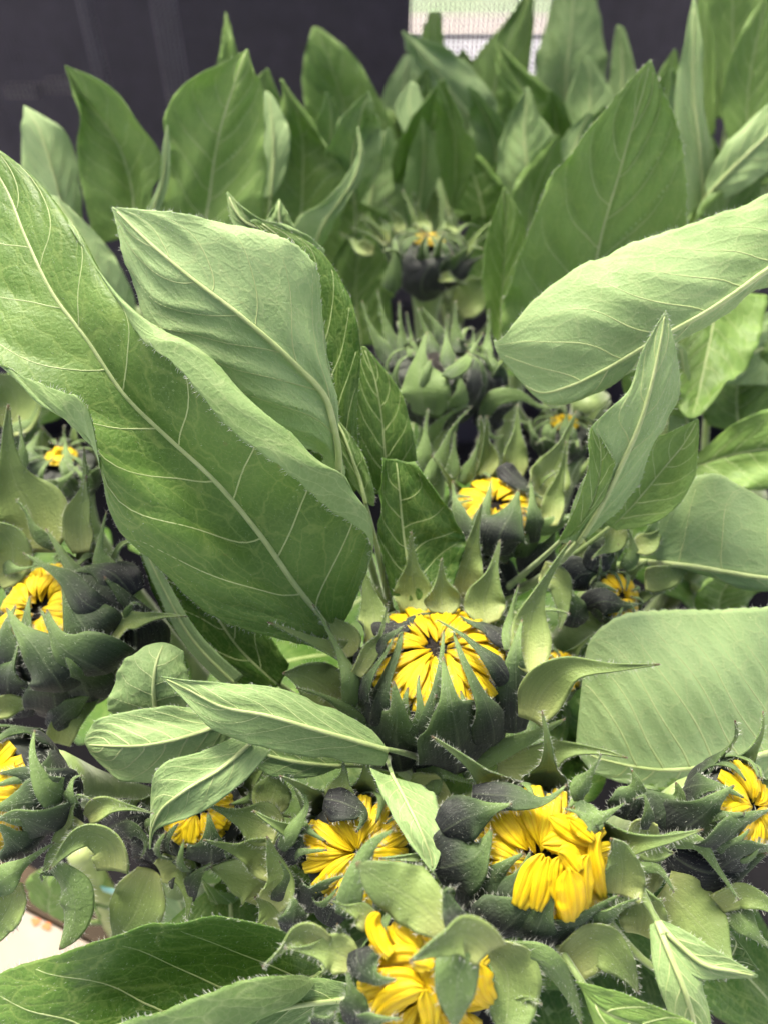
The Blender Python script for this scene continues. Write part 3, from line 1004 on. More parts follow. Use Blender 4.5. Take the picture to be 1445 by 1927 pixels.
# ---- the near sunflower in the middle
B['K1'] = Bud("largest yellow-centred bud in the middle, wide spiky pale collar", 820, 1240, 142, (.02, .80), petals=24, f1=.24)
B['K1'].ring(9, 'in', .2, .8, reach=.95, tight=.9)
B['K1'].ring(7, 'out', .1, .8, flare=.8)
T('K1', Z7,
  ('i', 200, "740,300 752,200 792,60 831,-120", dict(lift=-1.0)),
  ('i', 200, "508,375 518,300 515,180 507,0", dict(lift=-.6)),
  ('i', 210, "860,420 842,320 882,200 926,40", dict(lift=-.4)),
  ('i', 185, "650,372 650,315 645,220 643,120", dict(lift=0)),
  ('i', 150, "310,520 345,410 312,240 262,60", dict(lift=0)),
  ('i', 150, "235,570 195,450 130,380 65,320", dict(lift=-.3)),
  ('i', 200, "1045,640 1040,500 1062,320 1130,170 1200,30", dict(lift=0.2)),
  ('i', 210, "215,780 110,700 10,650 -60,640", dict(prof='r', lift=-.6)),
  ('o', 90, "470,430 520,390 570,375 620,372", dict(lift=-.2, green=-.3)),
  ('o', 110, "935,480 870,440 800,420 735,385", dict(lift=-.1, green=-.2)),
  ('o', 95, "335,540 380,490 430,465 480,430", dict(green=-.1)),
  ('o', 105, "285,790 330,650 400,550 436,480", dict(prof='a')),
  ('o', 105, "985,720 880,585 760,480 630,402", dict(prof='a', lift=.1)),
  ('o', 165, "335,920 370,730 440,570 476,415", dict(prof='a')),
  ('o', 110, "545,1000 552,770 546,700 551,655", dict()),
  ('o', 70, "705,760 692,710 684,660 672,615", dict()),
  ('o', 130, "585,1020 612,800 650,580 661,450", dict(prof='a', lift=.1)),
  ('o', 185, "880,980 836,760 752,590 703,445", dict(prof='a', lift=.1)),
  ('o', 170, "590,1130 600,980 612,870 628,740", dict(lift=.1)),
  ('o', 310, "468,1080 452,930 450,800 434,680", dict(lift=.35)),
  ('o', 310, "718,1090 716,930 692,780 655,570", dict(lift=.4)),
  ('o', 150, "985,910 985,730 985,570 1016,400", dict(lift=.5, green=.1)),
  ('o', 62, "955,540 957,420 975,330 1001,245", dict(lift=.4, green=0.68)),
  ('i', 95, "265,650 330,530 382,420 400,315", dict(lift=.4)),
  ('o', 85, "235,810 232,650 185,540 68,330", dict(lift=.3, green=0.68)),
  ('o', 75, "305,900 210,800 110,745 -5,710", dict(lift=.3, green=0.58)),
  ('i', 200, "1055,860 1110,730 1220,630 1420,620 1590,602", dict(lift=.6)),
  ('i', 185, "905,1070 1060,1060 1180,990 1330,985 1445,1005", dict(lift=.3)),
  ('o', 105, "735,1085 880,1010 1050,935 1212,850", dict(lift=.5, green=0.63, prof='n')),
  ('o', 100, "520,1060 640,1095 720,1120 792,1145", dict(lift=.6, green=0.58)),
  ('i', 95, "690,1290 740,1230 800,1170 812,1100", dict(lift=.4, prof='n')),
  ('o', 90, "600,1080 615,1160 600,1230 592,1300", dict(lift=.6, green=0.53)),
  )
T('K1', Z8, ('i', 190, "690,150 560,200 480,170 405,92", dict(lift=.6, prof='a')),
  ('i', 215, "545,190 600,300 655,400 648,500", dict(lift=.9, prof='b', cup=.25)))
LF('K1', 'u', """.304|604,1214 615,1205 628,1190 645,1172 652,1160
.292|545,1208 548,1172,.2 562,1112 690,1022,.8 702,1038,1.1
.284|405,1168 432,1095,.3 480,1000 650,905,1.6 612,955,2.0
.278|292,1073 338,1000,.4 400,905 574,850,1.8 536,888,2.3
.275|203,970 248,905,.4 310,820 456,748,1.8 424,803,2.3
.273|176,785,1.3 150,815,.8 238,748 352,657,1.6 342,702,2.0
.273|95,728,1.2 68,748,.8 165,640 270,612,1.2 262,634,1.5
.275|-15,690,.8 10,655,.5 105,560 192,530,.5 206,548,.6
.280|-100,600 -30,535 50,450 130,425,.3 147,441,.3
.288|-110,440 -50,400 8,350 40,318 50,326
.295|-60,260 -58,258 -55,255 -52,255 -50,256""", tone=.42, res=(120, 65), nlat=9, mid_r=.0011, quilt=1.2)
LF('K1', 'l', """.293|606,868 640,898 650,888
.287|585,850 628,806,.3 635,800
.283|520,820 612,748,.3 629,735,.1
.279|450,760 560,690,.4 614,620,.4
.275|350,665 460,600,.5 588,490,.5
.273|270,600 350,515,.4 480,428,.4
.272|236,485 285,460,.2 345,402,.2
.272|211,391 212,389 214,390""", tone=.85, res=(84, 47), nlat=7, mid_r=.0011, quilt=1.2)
LF('K1', 'u', """.318|738,1120 780,1130 850,1110
.315|710,1040 765,1050,-.4 872,1030,-.5
.312|706,960 755,960,-.4 866,988,-.5
.312|712,895 748,890,-.2 820,918
.314|722,868 745,864 775,878""", tone=.18, nlat=5, mid_r=.0009, cup=.003)
LF('K1', 'u', """.318|640,920 660,930 680,910
.308|560,800 620,790 672,770
.304|540,660 600,650 678,645
.303|520,540 570,540 652,545
.303|500,450 540,460 592,462
.303|470,415 480,412 490,415""", tone=.22, nlat=7, mid_r=.001)
LF('K1', 'l', """.301|660,905 690,945 704,952
.298|640,850 668,872 700,905
.297|627,800 642,808 668,830
.297|620,778 624,776 628,780""", tone=.05, nlat=4, mid_r=.0006, res=(40, 21))
LF('K1', 'l', """.276|700,1375 728,1412 722,1442
.271|600,1322 620,1380,.3 620,1430
.268|500,1290 500,1345,.3 500,1405
.268|420,1284 420,1330,.2 415,1382
.269|355,1280 355,1298 348,1318
.270|303,1273 304,1274 306,1276""", tone=.55, nlat=7, mid_r=.0007, res=(64, 29), ripple=1.4)
LF('K1', 'l', """.287|640,1420 640,1440 620,1452
.282|540,1390 540,1430 545,1464
.281|450,1380 460,1402 480,1440
.282|425,1370 430,1376 440,1388""", tone=.45, nlat=5, mid_r=.0007, res=(44, 25))
LF('K1', 'u', """.325|500,1300 525,1290 545,1250
.322|400,1262 450,1222 505,1190
.318|320,1172 400,1150 470,1120
.315|275,1080 330,1060 400,1050
.313|258,1000 262,1000 268,1002""", tone=.12, nlat=5, mid_r=.0009, res=(48, 27))
LF('K1', 'l', """.312|425,1292 442,1286 458,1272
.309|345,1210 360,1200 374,1190
.307|299,1120 312,1115 324,1110
.306|267,1040 276,1038 286,1038
.306|257,993 260,992 263,993""", tone=.8, lat=False, mid_r=.0004, res=(48, 15), quilt=.3)

LF('K1', 'l', """.270|696,1446 735,1462 792,1478
.257|720,1500 765,1515,.3 828,1520
.248|758,1570 795,1575,.2 833,1575
.244|795,1620 812,1622 827,1615
.243|812,1641 814,1643 816,1641""", tone=.5, nlat=6, res=(50, 25), mid_r=.0005, lat_r=.3)

# ---- lower right sunflower, opening
B['K2'] = Bud("opening bud at lower right with curled petals standing on its right", 1015, 1620, 140, (-.12, .22), petals=17)
B['K2'].ring(9, 'in', .5, .8, reach=.95, tight=.9)
B['K2'].ring(7, 'out', .4, .8, flare=.7)
T('K2', Z8,
  ('p', 90, "1320,600 1300,500 1285,400 1298,345", dict(lift=.6, cup=.9, curl=.3)),
  ('p', 110, "1250,640 1240,560 1240,480 1250,432", dict(lift=.7, cup=.5)),
  ('p', 105, "1290,420 1230,400 1150,385 1070,392", dict(lift=.2, cup=.3)),
  ('p', 95, "1290,380 1220,350 1150,310 1100,282", dict(lift=.3)),
  ('p', 62, "1275,375 1240,345 1205,315 1178,296", dict(lift=.5)),
  ('p', 95, "1215,500 1190,460 1165,430 1135,420", dict(lift=.6, cup=.6)),
  ('p', 125, "1195,690 1195,620 1185,540 1178,488", dict(lift=.9, cup=.6)),
  ('p', 70, "1135,600 1125,540 1130,480 1140,440", dict(lift=.4)),
  ('p', 110, "985,640 1020,570 1050,490 1075,428", dict(lift=.2)),
  ('p', 85, "1050,650 1075,570 1090,500 1098,440", dict(lift=.3)),
  ('o', 95, "800,195 930,205 1080,222 1168,160", dict(lift=-.1, green=-.05)),
  ('o', 150, "685,340 760,295 850,262 955,235", dict(green=-.05)),
  ('o', 80, "1290,340 1250,295 1215,270 1160,255", dict(green=0.58)),
  ('o', 140, "770,640 850,550 920,480 1003,425", dict()),
  ('o', 140, "880,680 940,590 995,500 1027,418", dict()),
  ('o', 235, "655,480 730,465 810,440 876,330", dict(lift=.2, green=-.05)),
  ('o', 225, "860,750 950,690 1020,625 1095,562", dict(lift=.3)),
  ('o', 130, "1030,775 1060,700 1095,620 1158,527", dict(lift=.4)),
  ('o', 155, "1120,800 1185,725 1270,655 1372,588", dict(lift=.5, green=.1)),
  ('i', 175, "1375,590 1385,490 1370,400 1335,340", dict(lift=.2, prof='n')),
  ('o', 80, "1215,220 1228,160 1265,105 1302,40", dict(lift=.2, green=0.58)),
  ('o', 80, "1215,225 1290,285 1345,262 1395,228", dict(lift=.3, green=0.53)),
  ('i', 240, "815,795 930,880 935,1000 905,1100", dict(lift=1.0, prof='b')),
  ('i', 80, "900,1100 950,1040 1010,985 1065,1002", dict(lift=1.1)),
  ('o', 115, "945,815 1080,845 1170,950 1225,1090", dict(lift=.9, green=0.58, prof='n')),
  ('i', 185, "1180,850 1290,780 1390,870 1460,990", dict(lift=.6, prof='n')),
  ('o', 90, "1285,730 1330,670 1400,620 1450,600", dict(lift=.6, green=0.48)),
  )
LF('K2', 'u', """.228|1082,1848 1090,1856 1096,1864
.224|1130,1858 1130,1900 1130,1950
.222|1200,1882 1200,1930 1200,1990
.222|1300,1925 1310,1950 1300,2000
.222|1400,1990 1402,1995 1400,2000""", tone=.55, nlat=5, res=(44, 25), mid_r=.0009)

# ---- bottom sunflower, opening
B['K3'] = Bud("ragged open yellow head at the bottom edge of the picture", 800, 1850, 132, (0, .05), petals=18)
B['K3'].ring(9, 'in', .1, .7, reach=.95, tight=.9)
T('K3', Z8,
  ('p', 100, "480,830 435,770 418,705 440,658", dict(lift=.7, cup=.9, curl=.3)),
  ('p', 110, "600,800 550,760 510,720 505,690", dict(lift=.3, cup=.4)),
  ('p', 110, "385,845 470,850 560,840 640,870", dict(lift=.3, cup=.3)),
  ('p', 90, "570,850 600,855 625,860 640,880", dict(lift=.6, cup=.8)),
  ('p', 130, "720,1000 690,950 655,910 640,865", dict(lift=.4)),
  ('p', 120, "880,1010 840,960 830,910 820,860", dict(lift=.3)),
  ('p', 100, "380,960 470,930 560,930 615,950", dict(lift=.3, cup=.4)),
  ('p', 110, "430,1060 500,1000 570,970 615,955", dict(lift=.35, cup=.4)),
  ('p', 90, "640,1110 640,1050 625,990 620,955", dict(lift=.3)),
  ('o', 135, "360,800 375,870 420,912 505,914", dict(lift=.4)),
  ('o', 100, "330,1090 345,1010 330,950 318,880", dict(lift=.2, green=.1)),
  ('o', 90, "210,1100 240,1080 260,1060 270,1040", dict(lift=.2)),
  ('o', 100, "380,1100 430,1075 480,1070 525,1068", dict(lift=.6, green=.2)),
  ('i', 215, "700,730 600,630 480,560 352,478", dict(lift=.9, prof='b', cup=.2)),
  ('o', 100, "310,670 355,510 420,385 502,332", dict(lift=.5, green=0.68, prof='n')),
  ('i', 90, "400,720 370,655 310,635 252,600", dict(lift=.4)),
  ('i', 150, "340,850 250,800 165,795 78,778", dict(lift=.3)),
  ('i', 110, "300,880 305,790 290,720 285,675", dict(lift=.1)),
  ('i', 125, "240,775 130,735 60,785 -10,818", dict(lift=.2)),
  ('o', 95, "90,730 110,660 105,610 90,640", dict(lift=-.2)),
  ('o', 160, "765,700 748,850 738,970 735,1100", dict(lift=1.3, green=0.63, prof='b')),
  ('i', 165, "870,810 780,735 680,760 556,804", dict(lift=1.5, prof='n')),
  ('o', 75, "745,700 712,630 700,570 735,562", dict(lift=1.4, green=.0)),
  )
LF('K3', 'u', """.268|592,1800 600,1815 606,1830 600,1838,.3 590,1842,.3
.252|540,1752,.2 555,1800,-.5 560,1850,-.5 566,1876,.5 540,1836,1.0
.245|430,1722,.3 440,1800,-.7 450,1880,-.7 470,1925,.7 440,1848,1.2
.242|330,1740,.3 330,1820,-.7 340,1900,-.7 370,1970,.8 340,1886,1.3
.241|230,1757,.3 220,1850,-.6 230,1930,-.6 260,2010,.6 240,1925,1.2
.242|100,1800 100,1890 110,1960 120,2040 120,1990
.245|-20,1845 -20,1930 -20,2000 -10,2070 0,2020
.250|-120,1950 -120,1955 -120,1960 -120,1965 -120,1960""", tone=.22, res=(90, 51), nlat=6, mid_r=.0013)
LF('K3', 'l', """.262|650,1850 650,1880 640,1905
.256|560,1842 560,1890 550,1935
.254|470,1872 460,1920 460,1970
.254|390,1930 395,1950 400,1980""", tone=.4, nlat=5, res=(44, 25), mid_r=.0008)

# ---- lower middle sunflower
B['K4'] = Bud("tight bud with swept yellow petals, lower middle, left of the opening one", 668, 1602, 104, (.15, .3), depth=.272, petals=16, rho=(.97,.05))
B['K4'].ring(9, 'in', .3, .75)
B['K4'].ring(8, 'out', .6, .8, flare=.6)
T('K4', Z8,
  ('o', 105, "60,450 105,395 145,340 185,318", dict(green=-.1)),
  ('o', 140, "95,640 100,560 88,500 55,455", dict(green=-.1)),
  ('o', 130, "160,650 200,585 240,540 310,510", dict(green=-.1)),
  ('o', 120, "235,700 265,630 300,580 320,545", dict(green=-.1)),
  ('o', 120, "230,215 310,240 380,280 350,345", dict(green=-.2)),
  ('i', 120, "285,240 292,175 305,115 300,60", dict(lift=-.5)),
  ('o', 60, "60,410 110,330 160,240 100,140", dict(green=0.63)),
  ('i', 130, "20,620 60,540 30,440 5,360", dict(lift=-.3, prof='n')),
  )

# ---- left sunflower
B['K5'] = Bud("yellow-eyed bud at the left edge under the largest leaf", 96, 1158, 132, (-.28, .48), petals=18, f2=1.8, rho=(.74, .12))
B['K5'].ring(10, 'in', .2, .85, tight=.94)
B['K5'].ring(7, 'out', .1, .8, flare=.6)
T('K5', R3,
  ('i', 290, "130,800 120,660 62,540 42,250", dict(lift=-.5)),
  ('i', 135, "310,800 308,690 342,560 366,415", dict(lift=-.2)),
  ('o', 55, "70,510 82,420 78,340 72,285", dict(green=0.68, lift=-.3)),
  ('o', 55, "205,780 130,715 95,640 60,598", dict(green=0.58)),
  ('i', 160, "-20,900 50,800 20,730 -40,690", dict(prof='r', lift=.1)),
  ('o', 60, "-20,820 40,860 90,860 140,850", dict(green=0.48, lift=.1)),
  ('o', 80, "460,910 375,820 385,720 402,645", dict(green=0.53)),
  ('o', 140, "500,960 420,880 350,860 270,875", dict(green=-.2)),
  ('o', 225, "490,1230 510,1110 480,990 390,890", dict(green=-.3)),
  ('o', 180, "60,1420 35,1310 50,1210 75,1130", dict(green=-.1)),
  ('o', 190, "210,1420 200,1310 175,1220 150,1150", dict(green=-.1)),
  ('o', 190, "345,1370 315,1290 275,1230 235,1170", dict(green=-.1)),
  ('o', 90, "340,1000 240,890 160,845 88,800", dict()),
  ('o', 130, "450,1080 345,945 255,835 173,708", dict(lift=.2)),
  ('o', 195, "440,1150 340,1095 275,1005 232,878", dict(lift=.3)),
  ('o', 140, "110,1290 75,1190 95,1070 112,965", dict()),
  ('o', 110, "300,1200 230,1130 190,1080 150,1010", dict()),
  ('o', 230, "400,1250 330,1205 250,1165 178,1015", dict(lift=.4)),
  ('o', 180, "215,1270 130,1150 70,1085 25,1008", dict(lift=.4)),
  ('o', 170, "-20,1260 0,1150 20,1080 60,1000", dict(lift=.1)),
  ('i', 110, "415,1170 465,1075 560,1045 705,1040", dict(lift=.6)),
  ('o', 45, "500,1045 485,1010 505,990 535,1000", dict(lift=.6, green=0.48)),
  )
T('K5', R5,
  ('i', 90, "-40,120 60,90 140,100 210,110", dict(lift=.3)),
  ('i', 110, "220,240 260,150 330,90 400,30", dict(lift=.4, prof='n')),
  ('o', 90, "190,180 260,110 330,60 395,30", dict(lift=.6, green=.1)),
  )
LF('K5', 'l', """.290|225,1358 300,1362 372,1350
.287|207,1310 290,1295,.3 366,1320
.287|230,1250 295,1250,.3 353,1270
.289|275,1216 310,1210 346,1226""", tone=.55, nlat=5, res=(40, 25), mid_r=.0008)
LF('K5', 'l', """.288|446,1318 452,1345 446,1372
.281|350,1332 372,1380,.3 402,1442
.278|250,1338 282,1400,.4 322,1474
.278|180,1358 207,1402,.2 222,1466
.279|159,1392 162,1402 170,1418""", tone=.7, nlat=8, res=(64, 33), mid_r=.0007, lat_r=.5)
LF('K5', 'l', """.276|440,1388 472,1400 512,1412
.270|378,1415 412,1450 455,1475
.267|308,1438 345,1490,.2 390,1522
.266|285,1488 300,1530 328,1548
.266|282,1560 286,1560 293,1564
.266|281,1598 282,1599 284,1598""", tone=.6, nlat=6, res=(56, 27), mid_r=.0006)

# ---- lower left edge sunflower
B['K6'] = Bud("dark bud cut off by the left edge, a sliver of petals showing", -10, 1490, 110, (-.5, .1), petals=14)
B['K6'].ring(8, 'in', .2, .8)
B['K6'].ring(7, 'out', .2, .8, flare=.6)
T('K6', R5,
  ('o', 180, "240,480 170,400 100,360 0,350", dict(green=-.2)),
  ('o', 120, "270,420 170,400 128,310 131,190", dict(green=0.53, lift=.2)),
  ('o', 170, "210,480 120,455 40,470 -40,490", dict(green=.05)),
  ('o', 185, "240,560 150,540 70,510 -10,530", dict(lift=.2)),
  ('o', 150, "120,640 50,600 10,560 -30,540", dict()),
  ('i', 95, "225,560 262,470 290,440 345,455", dict(lift=.5)),
  ('o', 70, "265,480 262,420 280,370 310,360", dict(lift=.5, green=0.48)),
  ('i', 85, "330,520 400,475 480,480 578,505", dict(lift=.3)),
  ('o', 110, "-30,800 30,740 120,670 205,610", dict(lift=.6, green=0.53)),
  ('i', 130, "60,760 40,850 0,920 -20,1000", dict(lift=.2, prof='b')),
  ('i', 120, "300,530 240,620 190,680 160,720", dict(lift=.4, prof='n')),
  ('i', 150, "430,720 420,620 350,570 200,690", dict(lift=.5, prof='n')),
  ('o', 125, "200,700 270,780 285,900 225,1015", dict(lift=.5, green=0.63, prof='b')),
  ('o', 45, "230,700 190,725 155,735 160,755", dict(lift=.5, green=.2)),
  )

# ---- hidden-faced bud at lower left
B['K14'] = Bud("dark bud half hidden under a pointed pale leaf, lower left", 375, 1530, 92, (.1, .5), depth=.288, petals=14, rho=(.72,.1))
B['K14'].ring(9, 'in', .4, .8)
B['K14'].ring(8, 'out', .2, .8, flare=.7)
T('K14', R5,
  ('o', 150, "560,720 600,640 640,580 672,540", dict(green=-.3)),
  ('o', 160, "790,690 795,610 790,545 784,500", dict(green=-.1)),
  ('o', 140, "400,570 470,530 540,505 620,500", dict(green=-.3)),
  ('o', 150, "610,720 560,650 480,600 420,600", dict(green=-.3)),
  ('o', 70, "440,580 500,570 545,600 530,670", dict(green=.2, lift=.2)),
  ('i', 215, "570,715 540,800 500,900 430,985", dict(prof='b', lift=.0)),
  ('i', 140, "600,720 680,710 712,800 708,905", dict(lift=.2)),
  ('o', 55, "715,830 725,760 755,720 800,688", dict(lift=.3, green=.0)),
  ('i', 165, "1050,570 950,525 870,500 785,462", dict(lift=.3)),
  ('i', 160, "1050,740 980,650 880,630 768,598", dict(lift=.4)),
  ('i', 180, "1020,830 980,760 900,720 800,700", dict(lift=-.2, prof='r')),
  ('i', 150, "1020,960 1040,890 1000,830 960,810", dict(lift=-.2, prof='r')),
  ('i', 150, "1010,500 1030,430 1045,370 1050,335", dict(lift=-.5, prof='r')),
  ('o', 55, "1070,600 1150,510 1125,440 1098,385", dict(green=0.63)),
  )
LF('K14', 'u', """.33|960,1760 965,1770 970,1780
.325|470,1690 470,1725 470,1760
.322|410,1675 410,1705 420,1745
.322|375,1650 378,1652 380,1656""".replace('960,1760 965,1770 970,1780', '500,1740 505,1750 510,1760'), tone=.95, nlat=4, res=(36, 21), mid_r=.0012)

# ---- right sunflower
B['K7'] = Bud("dark bud at the right edge below the large smooth leaf", 1395, 1520, 88, (.58, .3), depth=.262, petals=14)
B['K7'].ring(10, 'in', .2, .9)
B['K7'].ring(7, 'out', .1, .8, flare=.6)
T('K7', R6,
  ('o', 210, "950,560 1040,510 1110,440 1095,385", dict(green=-.1)),
  ('o', 190, "1040,590 1170,530 1250,455 1315,398", dict(green=-.05)),
  ('o', 130, "1220,660 1300,575 1370,525 1450,488", dict()),
  ('o', 190, "1070,650 1200,720 1300,720 1440,650", dict(green=-.3)),
  ('o', 140, "1260,710 1340,655 1400,640 1470,625", dict(lift=.2)),
  ('o', 150, "900,520 930,460 950,400 930,340", dict(green=.1, lift=-.3)),
  ('o', 75, "1050,610 1180,620 1260,720 1335,830", dict(green=0.63, lift=.5)),
  ('i', 210, "960,810 930,710 890,630 855,568", dict(lift=.1, prof='r')),
  ('i', 120, "990,530 975,600 1030,650 1100,665", dict(lift=.5, prof='r')),
  ('o', 55, "985,560 992,490 972,435 940,450", dict(lift=.6, green=.2)),
  ('i', 175, "960,960 970,870 940,800 900,770", dict(lift=.4, prof='r')),
  ('o', 70, "800,930 870,850 950,830 1055,828", dict(lift=.6, green=0.58)),
  ('o', 60, "860,800 940,720 1020,710 1090,800", dict(lift=.4, green=0.48, prof='n')),
  ('i', 235, "1050,790 1120,850 1190,930 1262,1035", dict(lift=.5, prof='r', cup=.25)),
  ('i', 110, "1250,840 1340,805 1420,830 1480,880", dict(lift=.3, prof='n')),
  ('o', 95, "1300,860 1370,930 1430,990 1480,1010", dict(lift=.3, green=0.63)),
  )
LF('K7', 'l', """.240|1232,1732 1238,1737 1244,1732
.236|1258,1790 1275,1775 1288,1752
.233|1312,1841 1322,1812 1338,1783
.232|1370,1843 1376,1826 1387,1812
.232|1424,1840 1425,1838 1426,1836""", tone=.5, nlat=5, res=(44, 21), mid_r=.0007)
LF('K7', 'l', """.240|1222,1742 1234,1738 1246,1745
.236|1226,1800 1260,1800,.2 1292,1800
.233|1240,1860 1285,1860,.2 1320,1850
.232|1270,1930 1305,1920 1338,1920
.232|1320,1990 1322,1992 1326,1990""", tone=.45, nlat=6, res=(50, 25), mid_r=.0008)
LF('K7', 'u', """.27|1330,1838 1345,1846 1365,1848
.268|1345,1790 1375,1808 1405,1826
.267|1352,1752 1385,1772 1422,1820
.267|1358,1745 1362,1746 1366,1750""", tone=.15, nlat=4, res=(30, 17), mid_r=.0006)

# ---- upper middle sunflower
B['K8'] = Bud("smaller yellow bud behind the central one, ringed by tall spikes", 930, 962, 80, (0, .6), depth=.352, petals=17)
B['K8'].ring(9, 'in', .2, .75)
B['K8'].ring(7, 'out', .1, .7, flare=.6)
T('K8', R4,
  ('i', 110, "490,520 490,430 500,330 505,238", dict(lift=-.5)),
  ('i', 115, "375,510 380,410 372,340 368,290", dict(lift=-.5)),
  ('i', 180, "560,610 612,520 672,400 737,265", dict(lift=-.4)),
  ('o', 60, "290,540 325,470 345,420 350,365", dict(lift=-.4, green=0.68)),
  ('o', 60, "245,530 258,450 262,400 266,345", dict(lift=-.4, green=0.68)),
  ('o', 65, "150,560 215,440 258,330 328,250", dict(lift=-.2, green=0.68)),
  ('o', 65, "135,500 150,410 155,340 162,258", dict(lift=-.5, green=0.68)),
  ('o', 80, "440,470 490,520 540,560 600,600", dict(green=-.2)),
  ('i', 85, "625,700 640,590 668,490 680,385", dict(lift=0)),
  ('o', 75, "300,740 275,640 262,580 255,530", dict(green=.1)),
  ('o', 80, "365,780 368,680 390,590 402,530", dict(green=.1)),
  ('o', 70, "565,760 568,670 558,600 548,520", dict(green=.15)),
  ('o', 165, "410,810 440,720 480,650 503,565", dict(lift=.2)),
  ('o', 110, "530,820 560,740 650,690 742,648", dict(green=0.53, lift=.3, prof='n')),
  ('i', 110, "690,760 720,800 745,850 715,890", dict(lift=.3, prof='n')),
  ('o', 110, "350,930 350,850 400,810 460,840", dict(green=-.3, lift=-.6, prof='r')),
  ('o', 120, "470,960 450,900 420,850 400,900", dict(green=-.3, lift=-.7, prof='r')),
  ('o', 150, "540,900 590,830 620,770 640,720", dict(green=-.2)),
  )
LF('K8', 'l', """.312|1058,1022 1088,1017 1106,1010
.304|1080,940 1130,950,.3 1172,945
.296|1110,870 1170,870,.4 1228,850
.289|1111,805 1205,790,.4 1260,790
.284|1180,740 1225,720,.3 1282,720
.280|1208,660 1240,650,.1 1272,660
.278|1252,585 1252,583 1253,585""", tone=.72, nlat=6, res=(70, 33), mid_r=.0011)
LF('K8', 'u', """.306|1050,1018 1068,1012 1085,1002
.296|1088,940 1115,945 1138,930
.291|1106,880 1130,880,-.2 1154,885
.289|1108,830 1126,825,-.1 1150,858
.289|1112,803 1115,801 1121,810""", tone=.6, nlat=5, res=(44, 21), mid_r=.0006, hair=1.6)
LF('K8', 'u', """.322|1138,985 1150,993 1160,998
.315|1155,900 1210,930,-.4 1252,974
.311|1200,838 1255,875,-.4 1302,910
.309|1255,812 1290,830,-.2 1313,855
.308|1312,789 1313,788 1315,791""", tone=.85, nlat=6, res=(54, 27), mid_r=.0007)
LF('K8', 'u', """.335|690,930 735,925 788,900
.328|672,860 725,860 784,862
.325|670,780 718,785 772,795
.324|672,705 705,712 748,728
.324|680,652 684,651 690,654""", tone=.3, nlat=6, res=(54, 27), mid_r=.0008)

# ---- small right middle bud
B['K9'] = Bud("small bud tucked right of the centre, below a veined leaf", 1163, 1124, 48, (.4, .3), depth=.335, petals=13)
B['K9'].ring(8, 'in', .2, .8, reach=.30)
B['K9'].ring(7, 'out', .1, .8, flare=.7)
T('K9', R4,
  ('o', 140, "680,930 740,880 790,870 838,885", dict(green=-.25)),
  ('o', 90, "750,1010 830,985 900,1000 965,990", dict(green=-.2)),
  ('i', 100, "590,870 650,910 662,1000 640,1085", dict(lift=.4, prof='n')),
  ('o', 110, "780,870 820,810 880,780 920,700", dict(green=.1)),
  ('o', 60, "900,860 935,800 930,750 912,700", dict(green=0.63)),
  ('i', 100, "870,700 850,770 800,800 770,820", dict(lift=.2)),
  ('i', 90, "940,780 1000,760 1040,720 1080,680", dict(lift=-.2)),
  ('i', 110, "980,900 1060,890 1120,860 1180,850", dict(lift=-.2, prof='n')),
  ('o', 100, "700,1080 720,1000 710,960 690,930", dict(green=.1)),
  )
LF('K9', 'l', """.345|1195,1028 1200,1040 1206,1056 1208,1062
.335|1238,968 1262,1020,.2 1290,1062,.2 1292,1070,-.5
.328|1290,905 1320,990,.4 1370,1076,.3 1374,1084,-.6
.323|1343,892 1385,985,.4 1442,1086,.3 1446,1094,-.6
.320|1445,938 1490,1000,.3 1540,1085,.2 1545,1095,-.5
.320|1600,960 1605,1000 1612,1045 1615,1050""", tone=.75, nlat=5, res=(60, 33), midcol=2, mid_r=.0014)

B['K15'] = Bud("bud peeking out with a few petals right of the central collar", 1055, 1264, 42, (.2, .5), depth=.335, petals=12)
B['K15'].ring(8, 'in', .2, .8)
B['K15'].ring(6, 'out', .1, .8, flare=.6)

# ---- far buds
B['K10'] = Bud("far blurred bud with a charcoal face near the top middle", 805, 468, 68, (0, .82), depth=.50, petals=12, rho=(.46,.1))
B['K10'].ring(10, 'in', .2, .85, reach=.30)
B['K10'].ring(12, 'out', .1, .6, flare=.8, keep=True)
B['K10'].ring(8, 'in', .5, .5, reach=.1)
T('K10', ZU,
  ('i', 70, "445,240 430,170 395,110 358,40", dict(lift=-1)),
  ('i', 95, "570,230 555,160 525,90 498,20", dict(lift=-1)),
  ('i', 80, "715,240 705,180 690,150 680,110", dict(lift=-.8)),
  ('i', 80, "380,280 320,220 270,180 220,140", dict(lift=-.8)),
  ('i', 80, "300,320 220,300 170,260 120,240", dict(lift=-.8)),
  ('o', 200, "560,520 480,440 470,370 540,290", dict(green=-.4)),
  ('o', 210, "620,580 560,500 600,410 725,338", dict(green=-.5, lift=.3)),
  ('o', 120, "700,500 750,440 800,400 890,350", dict(green=-.4)),
  ('o', 120, "380,540 410,430 415,340 408,255", dict(green=0.58, lift=.3)),
  ('i', 190, "750,640 840,560 900,480 905,440", dict(prof='r', lift=.2)),
  ('i', 60, "650,480 700,470 750,490 805,512", dict(lift=.5)),
  )
B['K11'] = Bud("bud without petals showing, wide green pointed bract, upper middle", 825, 690, 92, (0, .85), depth=.405, petals=0)
B['K11'].ring(10, 'in', .2, .8)
B['K11'].ring(5, 'out', .1, .7, flare=.5)
